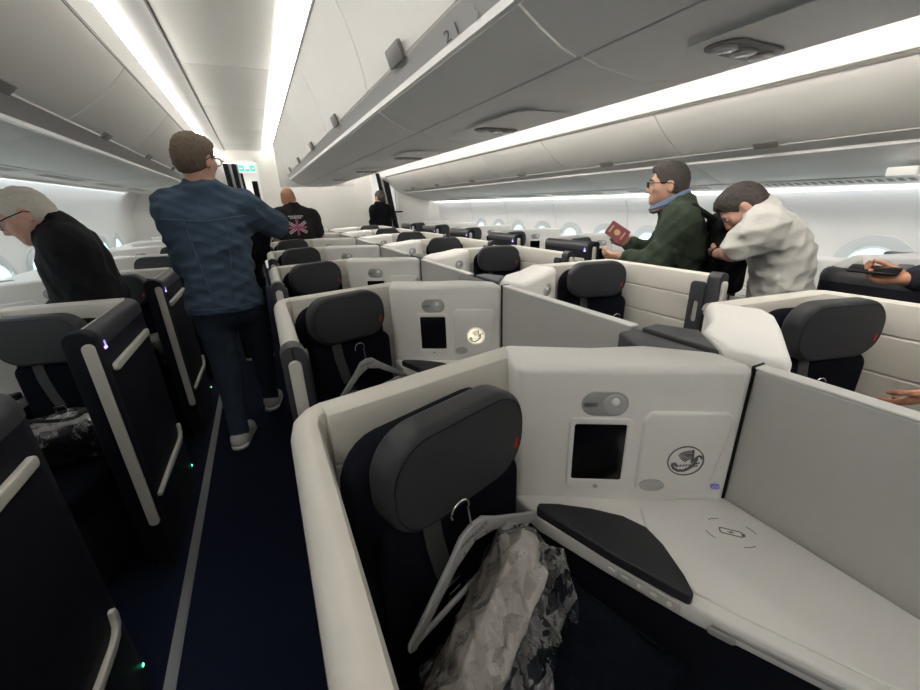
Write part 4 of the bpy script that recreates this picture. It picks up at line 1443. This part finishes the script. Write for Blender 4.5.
def legs_to(J, x, y, facing, st=0.09, hz=0.86):
    """standing legs under a pelvis"""
    f = nrm(V(facing[0], facing[1], 0))
    r = V(f[1], -f[0], 0)
    for s, sg in (('L', -1), ('R', 1)):
        c = V(x, y, 0) + r * sg * st
        J['hip' + s] = c + V(0, 0, hz)
        J['kn' + s] = c + f * 0.02 + V(0, 0, hz * 0.54)
        J['an' + s] = c - f * 0.02 + V(0, 0, 0.085)
        J['to' + s] = c + f * 0.15 + V(0, 0, 0.032)
    return J




# ------------------------------------------------------------------ loose things on the seats
def make_hanger():
    """apex of the shoulders at the origin, plane XZ, front towards -Y"""
    h = empty('coat_hanger')
    ha = math.radians(50)
    L = 0.238
    U, Wd = (1, 0, 0), (0, 0, 1)
    for s in (-1, 1):
        e = V(s * math.sin(ha), -math.cos(ha)) * L
        d = nrm(e)
        n = V(-d[1], d[0]) * (1 if s > 0 else -1)
        p = [V(0, 0.012), V(s * 0.030, 0.004), e * 0.30 + n * 0.016, e + n * 0.010 - d * 0.004, e + d * 0.010, e - n * 0.014 + d * 0.004, e * 0.32 - n * 0.012, V(0, -0.036)]
        MB().plate([tuple(q) for q in p], (0, 0, 0), U, Wd, -0.005, 0.005).build('shoulder_arm', M['hanger'], h, bevel=0.003, mirror=False, ang=50)
    a, b = V(-math.sin(ha) * L, -math.cos(ha) * L), V(math.sin(ha) * L, -math.cos(ha) * L)
    MB().plate([(a[0] - 0.002, a[1] - 0.008), (b[0] + 0.002, b[1] - 0.008), (b[0] - 0.006, b[1] + 0.006), (a[0] + 0.006, a[1] + 0.006)], (0, 0, 0), U, Wd, -0.004, 0.004).build('bottom_bar', M['hanger'], h, bevel=0.003, mirror=False)
    pts = [(0, 0, 0.0), (0, 0, 0.045)]
    for k in range(13):
        t = math.radians(-30 + 225 * k / 12)
        pts.append((0.0 + 0.021 * math.cos(t) - 0.018, 0, 0.072 + 0.021 * math.sin(t)))
    MB().tube(pts, 0.0022, 7).build('hook', M['chrome'], h, mirror=False)
    # lettering and eyelets near the neck
    d = nrm(V(math.sin(ha), 0, -math.cos(ha)))
    tx = MB().text('AIRFRANCE', 0.0135, (0.030, -0.0052, -0.014), (0.93, 0, 0.0), (0, 0, 1), 0.0006)
    tx.v = [(p[0] * 1.0 - 0.030, p[1], p[2]) for p in tx.v]
    t = tx.build('lettering', M['logo'], h, mirror=False, smooth=False)
    for (x, z) in ((-0.030, -0.040), (0.0, -0.030), (0.030, -0.040)):
        MB().plate(ellipse(0.0035, 0.0035, 10, x, z), (0, 0, 0), U, Wd, 0.005, 0.0056).build('eyelet', M['latch'], h, mirror=False)
    return h


def put_hanger(h, sx, xy, a, z, tilt, label, off=0.118):
    """lean the hanger on the seat back of the seat standing at xy"""
    th = sx * math.radians(SEAT_L)
    l = V(math.cos(th), math.sin(th), 0)
    d = V(math.sin(th), -math.cos(th), 0)
    p = V(xy[0], xy[1], 0) + l * a + d * off
    h.matrix_world = Matrix.Translation((p[0], p[1], z)) @ Matrix.Rotation(th, 4, 'Z') @ Matrix.Rotation(math.radians(4), 4, 'X') @ Matrix.Rotation(-math.radians(tilt), 4, 'Y')
    tag(h, label, 'hanger', 'coat hangers on the seats')


h0 = make_hanger()
put_hanger(h0, 1, (0.245, 0.635), -0.022, 0.838, 11, 'grey plastic coat hanger leaning on the nearest seat beside wrapped bedding')
put_hanger(dup(h0), 1, (0.257, 1.715), 0.024, 0.778, 6, 'grey plastic coat hanger leaning on the second left centre seat')
put_hanger(dup(h0), -1, (2 * CX - 0.245, 0.635), -0.06, 0.735, -6, 'coat hanger on the nearest right centre seat, only its hook showing over the divider')
put_hanger(dup(h0), -1, (2 * CX - 0.233, 1.715), 0.115, 0.685, -6, 'coat hanger on the second right centre seat, hook showing over the divider')


def make_bundle(name, c, e1, e2, sc, seed, label):
    """clear plastic bag holding a folded pad and a navy quilt; e1 along the bundle, e2 from pad to quilt"""
    b = empty(name, (c[0], c[1], c[2] - 0.12 * sc), 0, label, 'bedding', 'plastic wrapped bedding bundles')
    e1 = nrm(e1)
    e2 = nrm(V(*e2) - e1 * float(V(*e2) @ e1))
    e3 = np.cross(e1, e2)
    R = np.stack([e1, e2, e3])
    c = V(*c)
    at = lambda p, q, r: c + (e1 * p + e2 * q + e3 * r) * sc
    pad = [('b', at(0.012, -0.078, -0.006), (0.215 * sc, 0.0165 * sc, 0.098 * sc), R, 0.002), ('b', at(0.0, -0.047, 0), (0.208 * sc, 0.0150 * sc, 0.102 * sc), R, 0.002), ('b', at(-0.012, -0.017, 0.004), (0.200 * sc, 0.0155 * sc, 0.106 * sc), R, 0.002),
           ('c', at(0.205, -0.062, -0.07), at(0.205, -0.062, 0.07), 0.030 * sc, 0.030 * sc, 0.008)]
    field_obj('folded_pad', pad, 0.006, M['pad'], b, wr=(0.005, 30, seed))
    quilt = [('b', at(-0.03, 0.026, 0.014), (0.175 * sc, 0.045 * sc, 0.108 * sc), R, 0.03), ('e', at(-0.01, 0.018, 0.038), (0.15 * sc, 0.058 * sc, 0.105 * sc), R, 0.04)]
    field_obj('navy_quilt', quilt, 0.007, M['quilt'], b, wr=(0.012, 26, seed + 1))
    wrap = [('b', at(0.0, -0.035, 0), (0.238 * sc, 0.072 * sc, 0.120 * sc), R, 0.05), ('b', at(-0.02, 0.018, 0.018), (0.205 * sc, 0.066 * sc, 0.134 * sc), R, 0.05)]
    field_obj('plastic_wrap', wrap, 0.006, M['wrap'], b, wr=(0.020, 34, seed + 2))
    return b


make_bundle('wrapped_bedding', (0.254, 0.405, 0.652), (0.70, 0.33, 0.55), (0.56, -0.57, -0.49), 0.84, 11, 'clear plastic bag of grey pad and navy quilt on the nearest seat')
lb = make_bundle('wrapped_bedding', (-0.835, 1.90, 0.590), (1, 0.10, 0.02), (0.0, -0.80, -0.45), 0.72, 31, 'bedding')
make_bundle('wrapped_bedding', (-0.84, 2.995, 0.585), (1, 0.18, 0.02), (0.0, -0.75, -0.5), 0.72, 51, 'plastic wrapped bedding behind the elderly man, seen between two dark suite doors')
lb['label'] = 'plastic wrapped bedding with a black strap on top, on the left window seat'
lp = [(-0.84 + 0.085 * math.cos(t) * 1.0, 1.885 + 0.03 * math.sin(t), 0.690 + 0.010 * math.sin(t * 2)) for t in np.linspace(0, 2 * PI, 25)[:-1]]
st = empty('headphone_strap', (-0.80, 1.88, 0.655), 0, 'black looped strap lying on the wrapped bedding at the left window seat', 'strap')
toparent_later = [(MB().tube(lp, 0.007, 7, closed=True), 'loop', 'blackmat'), (MB().tube([(-0.765, 1.88, 0.692), (-0.72, 1.90, 0.694), (-0.68, 1.915, 0.698)], [0.011, 0.013, 0.008], 8), 'clasp', 'charcoal')]
for mb, nm, mm in toparent_later:
    toparent(mb.build(nm, M[mm], None, mirror=False), st)

# dark pillow standing between the bundle and the console
pl = empty('pillow', (0.41, 0.30, 0.475), 0, 'dark navy pillow standing between the wrapped bedding and the white console', 'pillow')
e3 = nrm(V(-0.35, -0.75, 0.5))
up_ = nrm(V(-0.05, 0.55, 0.80))
rr_ = np.cross(up_, e3)
e1 = nrm(rr_ * 0.80 + up_ * 0.6)
e2 = nrm(np.cross(e3, e1))
Rp_ = np.stack([e1, nrm(e2), e3])
cc = V(0.412, 0.330, 0.520)
pts = [('b', cc, (0.130, 0.115, 0.028), Rp_, 0.03), ('e', cc, (0.145, 0.13, 0.052), Rp_, 0.03)]
for a in (-1, 1):
    for b_ in (-1, 1):
        pts.append(('c', cc + e1 * a * 0.095 + e2 * b_ * 0.085, cc + e1 * a * 0.146 + e2 * b_ * 0.130, 0.026, 0.008, 0.03))
field_obj('pillow_case', pts, 0.006, M['pillow'], pl, wr=(0.010, 24, 77))
toparent(MB().tube([cc + e1 * p + e2 * q for p, q in rrect(0.29, 0.258, 0.012, 3)], 0.0035, 5, closed=True).build('piping', M['pillow'], None, mirror=False), pl)


# --- man in a denim jacket walking aft along the left aisle
J = dict(pel=(-0.245, 2.56, 0.94), che=(-0.235, 2.57, 1.29), nec=(-0.225, 2.56, 1.50), hed=(-0.225, 2.55, 1.665), face=(0.55, 0.83, -0.08), up=(0.0, -0.05, 1),
         shL=(-0.372, 2.555, 1.43), shR=(-0.065, 2.60, 1.425), elL=(-0.385, 2.63, 1.15), wrL=(-0.30, 2.82, 1.08), elR=(0.088, 2.70, 1.325), wrR=(0.0, 2.92, 1.36),
         hipL=(-0.325, 2.57, 0.90), knL=(-0.325, 2.60, 0.49), anL=(-0.345, 2.565, 0.085), toL=(-0.30, 2.72, 0.032),
         hipR=(-0.155, 2.59, 0.90), knR=(-0.135, 2.83, 0.52), anR=(-0.145, 3.00, 0.10), toR=(-0.11, 3.14, 0.034))
P, j, at, fr, g = person(J, 'man in a blue denim jacket and jeans standing in the left aisle, seen from behind', ('jacket', M['denim']), M['jeans'], M['skinpink'],
                         (M['hairbrown'], 'quiff'), h=0.008, hem=0.885, topgrow=0.024, glasses=M['black'], shoes=M['trainer'], wr=(0.011, 30, 3, (0.7, 0.7, 1.5)))
seamline(g, P, [(-0.43, 2.5, 1.385), (-0.235, 2.5, 1.365), (-0.05, 2.5, 1.385)], (0, 1, 0), M['denimseam'])
seamline(g, P, [(-0.33, 2.5, 1.37), (-0.285, 2.5, 0.93)], (0, 1, 0), M['denimseam'], 0.0025)
seamline(g, P, [(-0.145, 2.5, 1.37), (-0.19, 2.5, 0.93)], (0, 1, 0), M['denimseam'], 0.0025)
seamline(g, P, [(-0.43, 2.5, 0.925), (-0.235, 2.5, 0.918), (-0.06, 2.5, 0.925)], (0, 1, 0), M['denimseam'], 0.003)

# --- elderly man bending over in the second left window suite
J = dict(pel=(-0.835, 2.67, 0.84), che=(-0.855, 2.66, 1.14), nec=(-0.885, 2.64, 1.345), hed=(-0.965, 2.62, 1.425), face=(-0.86, -0.22, -0.46), up=(-0.45, 0, 0.9),
         shL=(-0.825, 2.515, 1.275), shR=(-0.88, 2.80, 1.27), elL=(-0.785, 2.51, 1.03), wrL=(-0.96, 2.53, 0.90), elR=(-0.95, 2.86, 1.02), wrR=(-1.08, 2.75, 0.90))
legs_to(J, -0.80, 2.60, (-0.95, -0.3), 0.07, 0.80)
P, j, at, fr, g = person(J, 'white haired man in black jacket and glasses bending over by the left windows', ('jacket', M['blackcoat']), M['darktrousers'], M['skinpink'],
                         (M['hairwhite'], 'short'), h=0.008, hem=0.74, topgrow=0.028, glasses=M['black'], shoes=M['suit'], wr=(0.010, 26, 8))
toparent(MB().tube([at(0.062 * math.cos(a), -0.02 + 0.062 * math.sin(a), -0.125 - 0.02 * math.sin(a)) for a in np.linspace(0, 2 * PI, 17)[:-1]], 0.016, 8, closed=True).build('collar', M['blackcoat'], None, mirror=False), P)
f, u, r, R = fr
cs = MB().sphere(at(0.0, 0.035, -0.17), (0.045, 0.035, 0.075), R.T, 14, 10)
toparent(cs.build('checked_shirt', M['checkshirt'], None, mirror=False), P)

# --- man in a green jacket with a backpack in the right aisle
nv = nrm(V(0.79, 0.61, 0))
uv = V(-0.61, 0.79, 0)          # towards the left of the picture
C0 = V(2.235, 1.70, 0)


def gp(s, d, z):
    p = C0 + uv * s + nv * d
    return (p[0], p[1], z)


J = dict(pel=gp(-0.10, 0, 0.85), che=gp(-0.10, 0, 1.15), nec=gp(-0.06, 0, 1.345), hed=gp(0.015, 0, 1.475), face=tuple(uv * 1.0 - nv * 0.12 + V(0, 0, -0.02)), up=(0, 0, 1),
         shL=gp(-0.08, -0.165, 1.27), shR=gp(-0.08, 0.165, 1.27), elL=gp(0.03, -0.20, 1.03), wrL=gp(0.19, -0.13, 1.055), elR=gp(0.04, 0.16, 1.05), wrR=gp(0.185, 0.06, 1.115))
legs_to(J, C0[0] - uv[0] * 0.10, C0[1] - uv[1] * 0.10, uv, 0.085, 0.80)
hd = {'L': (tuple(uv + V(0, 0, 0.05)), tuple(nv * 0.6 + V(0, 0, 0.8)), 1, 0.75, 1.1), 'R': (tuple(uv * 0.9 + V(0, 0, 0.35)), tuple(-nv * 0.8 + uv * 0.1), 1, 0.7)}
P, j, at, fr, g = person(J, 'man in glasses and a green jacket with a backpack standing in the right aisle', ('jacket', M['greencoat']), M['darktrousers'], M['skin'],
                         (M['hairdark'], 'full'), h=0.0065, hem=0.80, topgrow=0.026, glasses=M['black'], hands=hd, shoes=M['suit'], wr=(0.010, 28, 4))
f, u, r, R = fr
# hood and raised blue collar
hood = [('c', at(0.055, -0.060, -0.155), at(-0.055, -0.060, -0.155), 0.040, 0.040, 0.03), ('c', at(0.075, 0.0, -0.165), at(0.055, -0.07, -0.150), 0.030, 0.038, 0.03), ('c', at(-0.075, 0.0, -0.165), at(-0.055, -0.07, -0.150), 0.030, 0.038, 0.03), ('e', at(0, -0.105, -0.17), (0.09, 0.05, 0.05), R, 0.03)]
field_obj('hood', hood, 0.0065, M['greencoat'], P, wr=(0.006, 45, 5))
col = [at(0.080 * math.sin(a), -0.022 + 0.084 * math.cos(a), -0.100 - 0.042 * math.cos(a)) for a in np.linspace(0, 2 * PI, 21)[:-1]]
toparent(MB().tube(col, 0.027, 8, closed=True).build('blue_collar', M['bluescarf'], None, mirror=False), P)
col = [at(0.094 * math.sin(a), -0.012 + 0.094 * math.cos(a), -0.123 - 0.03 * math.cos(a)) for a in np.linspace(0, 2 * PI, 21)[:-1]]
toparent(MB().tube(col, 0.005, 6, closed=True).build('collar_piping', M['orange'], None, mirror=False), P)
# backpack hanging on his back: a thing of its own
bp = empty('backpack', gp(-0.30, -0.02, 0.86), 0, 'black backpack worn on the back of the man in the green jacket', 'backpack')
Rp = np.stack([nv, uv, V(0, 0, 1)])
pk = [('b', gp(-0.335, -0.02, 1.075), (0.150, 0.085, 0.215), Rp, 0.03), ('b', gp(-0.40, -0.02, 1.00), (0.115, 0.045, 0.12), Rp, 0.03), ('e', gp(-0.30, -0.02, 1.25), (0.13, 0.08, 0.06), Rp, 0.05)]
field_obj('bag', pk, 0.008, M['backpack'], bp, wr=(0.006, 30, 2))
toparent(MB().tube([gp(-0.25, -0.125, 1.27), gp(-0.13, -0.155, 1.352), gp(-0.02, -0.160, 1.30), gp(0.005, -0.15, 1.18), gp(-0.08, -0.17, 1.03), gp(-0.22, -0.14, 0.93)], 0.017, 8).build('strap', M['backpack'], None, mirror=False), bp)
toparent(MB().tube([gp(-0.25, 0.10, 1.27), gp(-0.13, 0.13, 1.352), gp(-0.02, 0.13, 1.30), gp(0.0, 0.13, 1.18), gp(-0.08, 0.16, 1.03), gp(-0.22, 0.12, 0.93)], 0.017, 8).build('strap', M['backpack'], None, mirror=False), bp)
toparent(MB().tube([gp(-0.30, -0.06, 1.285), gp(-0.30, -0.05, 1.325), gp(-0.30, 0.01, 1.325), gp(-0.30, 0.02, 1.285)], 0.008, 8).build('grab_loop', M['backpack'], None, mirror=False), bp)
# passport held up in the far hand
pp = empty('passport', gp(0.262, 0.0, 1.19), 0, 'maroon passport with gold print held up by the man in the green jacket', 'passport')
pu, pw = nrm(uv * 0.85 - V(0, 0, 0.62) * 1.0), nrm(uv * 0.62 + V(0, 0, 0.85))
pu = nrm(-uv * 0.85 - V(0, 0, 0.55))
pw = nrm(-uv * 0.55 + V(0, 0, 0.85))
pc = gp(0.268, 0.005, 1.195)
k = MB().plate(rrect(0.135, 0.092, 0.006, 3), pc, pu, pw, -0.004, 0.004).build('cover', M['passport'], None, mirror=False)
toparent(k, pp)
nz = np.cross(pu, pw)
sg = 1 if float(nz @ nv) < 0 else -1
gpz = MB()
t0, t1 = (0.004, 0.005) if sg > 0 else (-0.005, -0.004)
gpz.plate(ellipse(0.020, 0.018, 16), pc, pu, pw, t0, t1)
for s_ in (-0.045, 0.042):
    gpz.plate(rrect(0.010, 0.05, 0.002, 2, s_, 0), pc, pu, pw, t0, t1)
toparent(gpz.build('gold_print', M['gold'], None, mirror=False), pp)

# --- man in a white T-shirt bending down behind him
nv2 = nrm(V(0.887, 0.462, 0))
uv2 = V(-0.462, 0.887, 0)
C1 = V(2.325, 1.195, 0)


def wp(s, d, z):
    p = C1 + uv2 * s + nv2 * d
    return (p[0], p[1], z)


J = dict(pel=wp(-0.13, 0, 0.90), che=wp(-0.075, 0, 1.16), nec=wp(0.035, 0, 1.315), hed=wp(0.108, -0.02, 1.340), face=tuple(uv2 * 0.62 - nv2 * 0.10 + V(0, 0, -0.78)), up=tuple(uv2 * 0.75 + V(0, 0, 0.62)),
         shL=wp(0.0, -0.175, 1.255), shR=wp(0.02, 0.165, 1.25), elL=wp(0.105, -0.19, 1.135), wrL=wp(0.175, -0.02, 1.10), elR=wp(0.13, 0.18, 1.02), wrR=wp(0.23, 0.10, 0.88))
legs_to(J, C1[0] - uv2[0] * 0.13, C1[1] - uv2[1] * 0.13, uv2, 0.095, 0.82)
P, j, at, fr, g = person(J, 'man in a white T-shirt bending his head down in the right aisle', ('t_shirt', M['whiteshirt']), M['darktrousers'], M['skinpink'],
                         (M['hairdark'], 'full'), h=0.0075, sleeve='short', hem=0.80, fat=0.95, topgrow=0.018, shoes=M['suit'], wr=(0.012, 24, 6, (1, 1, 1.3)))
tree_w = toparent(MB().tube([V(*j['wrL']) + V(*p) * 0.034 for p in [nrm(np.cross(nrm(j['wrL'] - j['elL']), V(0, 0, 1))) * math.cos(a) + nrm(np.cross(nrm(j['wrL'] - j['elL']), np.cross(nrm(j['wrL'] - j['elL']), V(0, 0, 1)))) * math.sin(a) for a in np.linspace(0, 2 * PI, 17)[:-1]]], 0.006, 6, closed=True).build('wristband', M['black'], None, mirror=False), P)

# --- bald man in a printed shirt, further aft
J = dict(pel=(0.40, 5.14, 0.88), che=(0.395, 5.12, 1.17), nec=(0.372, 5.13, 1.40), hed=(0.345, 5.15, 1.515), face=(-0.25, 0.95, -0.15), up=(-0.08, 0.0, 1),
         shL=(0.225, 5.13, 1.325), shR=(0.565, 5.13, 1.30), elL=(0.16, 5.20, 1.07), wrL=(0.22, 5.38, 0.98), elR=(0.625, 5.17, 1.06), wrR=(0.56, 5.38, 0.98))
for k_ in list(J):
    if k_ not in ('face', 'up'):
        J[k_] = (J[k_][0] * 1.047 + 0.012, J[k_][1] * 1.047, 1.42 + (J[k_][2] - 1.42) * 1.047)
legs_to(J, 0.33, 5.39, (0, 1), 0.085, 0.84)
P, j, at, fr, g = person(J, 'bald man in a charcoal shirt with a union flag print on its back', ('shirt', M['greyshirt']), M['darktrousers'], M['skintan'], None, h=0.011, sleeve='short', hem=0.82, fat=1.08, shoes=M['suit'])
o, u_, w_ = (0.415, 5.2, 1.185), (1, 0, 0), (0, 0, 1)
arms_ = []
for a in (32, 148, -32, -148):
    d = V(math.cos(math.radians(a)), math.sin(math.radians(a)))
    nn = V(-d[1], d[0])
    arms_.append([tuple(nn * 0.014), tuple(-nn * 0.014), tuple(d * 0.115 - nn * 0.016), tuple(d * 0.115 + nn * 0.016)])
drape(g, P, 'print_white_stripes', arms_, o, u_, w_, M['printwhite'], 0.0045)
arms2 = []
for a in (32, 148, -32, -148):
    d = V(math.cos(math.radians(a)), math.sin(math.radians(a)))
    nn = V(-d[1], d[0])
    arms2.append([tuple(nn * 0.006), tuple(-nn * 0.006), tuple(d * 0.112 - nn * 0.007), tuple(d * 0.112 + nn * 0.007)])
drape(g, P, 'print_red_cross', arms2 + [[(-0.10, -0.014), (0.10, -0.014), (0.10, 0.014), (-0.10, 0.014)], [(-0.014, -0.09), (0.014, -0.09), (0.014, 0.09), (-0.014, 0.09)]], o, u_, w_, M['flagred'], 0.006)
tx = []
rs = random.Random(4)
for row, zz in enumerate((0.128, 0.108)):
    x = -0.085 + 0.02 * row
    while x < 0.08 - 0.02 * row:
        wd = rs.uniform(0.008, 0.016)
        tx.append([(x, zz - 0.007), (x + wd, zz - 0.007), (x + wd, zz + 0.007), (x, zz + 0.007)])
        x += wd + rs.uniform(0.003, 0.008)
drape(g, P, 'print_lettering', tx, o, u_, w_, M['printwhite'], 0.004, 2)

# --- someone in dark clothes in the aisle, mostly hidden by the denim jacket
J = dict(pel=(0.06, 4.25, 0.85), che=(0.06, 4.25, 1.13), nec=(0.055, 4.25, 1.34), hed=(0.05, 4.26, 1.45), face=(0.1, 1, -0.1), up=(0, 0, 1),
         shL=(-0.09, 4.25, 1.26), shR=(0.21, 4.25, 1.26), elL=(-0.12, 4.30, 1.02), wrL=(-0.05, 4.45, 0.95), elR=(0.24, 4.30, 1.02), wrR=(0.17, 4.45, 0.95))
for k_ in J:
    if k_ not in ('face', 'up'):
        J[k_] = (J[k_][0] - 0.135, J[k_][1], J[k_][2])
legs_to(J, -0.22, 4.25, (0, 1), 0.08, 0.80)
for k_ in list(J):
    if k_ not in ('face', 'up') and k_[:2] not in ('hi', 'kn', 'an', 'to'):
        J[k_] = (J[k_][0] - 0.17 * max(0, 1 - (J[k_][2] - 0.85) / 0.6), J[k_][1], J[k_][2])
person(J, 'brown haired person in dark clothes almost hidden behind the man in the denim jacket', ('jacket', M['suit']), M['darktrousers'], M['skin'], (M['hairbrown'], 'short'), h=0.011, hem=0.78, shoes=M['suit'])

# --- man in a black suit at the right doorway
J = dict(pel=(2.10, 7.65, 0.88), che=(2.10, 7.65, 1.16), nec=(2.10, 7.65, 1.40), hed=(2.112, 7.65, 1.535), face=(-0.45, 0.85, 0.0), up=(0, 0, 1),
         shL=(1.965, 7.56, 1.315), shR=(2.235, 7.70, 1.315), elL=(1.935, 7.60, 1.06), wrL=(1.95, 7.80, 1.10), elR=(2.27, 7.78, 1.05), wrR=(2.17, 7.95, 1.02))
legs_to(J, 2.10, 7.65, (-0.45, 0.85), 0.09, 0.84)
person(J, 'man in a black suit standing with his back turned at the right doorway', ('suit_jacket', M['suit']), M['suit'], M['skin'], (M['hairdark'], 'short'), h=0.012, hem=0.78, shoes=M['suit'])

# --- passenger at the right edge: forearm and hand with a phone
J = dict(pel=(2.24, 0.02, 0.85), che=(2.22, 0.04, 1.12), nec=(2.21, 0.06, 1.33), hed=(2.21, 0.10, 1.46), face=(-0.15, 1, -0.3), up=(0, 0.2, 1),
         shL=(2.06, 0.08, 1.25), shR=(2.37, 0.04, 1.25), elL=(1.92, 0.13, 1.135), wrL=(1.785, 0.315, 0.835), elR=(2.30, 0.32, 1.135), wrR=(2.13, 0.565, 1.095))
legs_to(J, 2.24, 0.02, (0, 1), 0.085, 0.80)
hd = {'R': (nrm(V(-0.12, 0.95, -0.05)), (-0.35, 0.0, 0.9), 1, 0.95, 1.0), 'L': (nrm(V(-0.1, 0.62, -0.75)), (0.1, 0.5, 0.3), -1, 0.5, 1.0)}
P, j, at, fr, g = person(J, 'passenger in dark sleeves at the right edge holding a phone', ('jumper', M['navyknit']), M['darktrousers'], M['skintan'], (M['hairdark'], 'short'), h=0.006, hem=0.80, topgrow=0.020, hands=hd, shoes=M['suit'], wr=(0.006, 30, 3))
ph = MB().plate(rrect(0.070, 0.145, 0.010, 4), (2.10, 0.660, 1.118), nrm(V(0.95, 0.12, 0.25)), nrm(V(-0.12, 0.95, 0.0)), -0.004, 0.004)
tag(ph.build('phone', M['black'], mirror=False, bevel=0.002), 'dark phone held in the hand at the right edge', 'phone')


# ------------------------------------------------------------------ render settings
w = bpy.data.worlds.new('world')
SC.world = w
w.use_nodes = True
w.node_tree.nodes['Background'].inputs['Color'].default_value = (0.55, 0.75, 0.85, 1)
w.node_tree.nodes['Background'].inputs['Strength'].default_value = 0.3
vs = SC.view_settings
vs.view_transform = 'Standard'
vs.look = 'None'
vs.gamma = 1.0
vs.use_curve_mapping = False
vs.exposure = 0.70
SC.cycles.max_bounces = 14
SC.cycles.diffuse_bounces = 10
SC.cycles.transparent_max_bounces = 12
SC.cycles.use_denoising = True
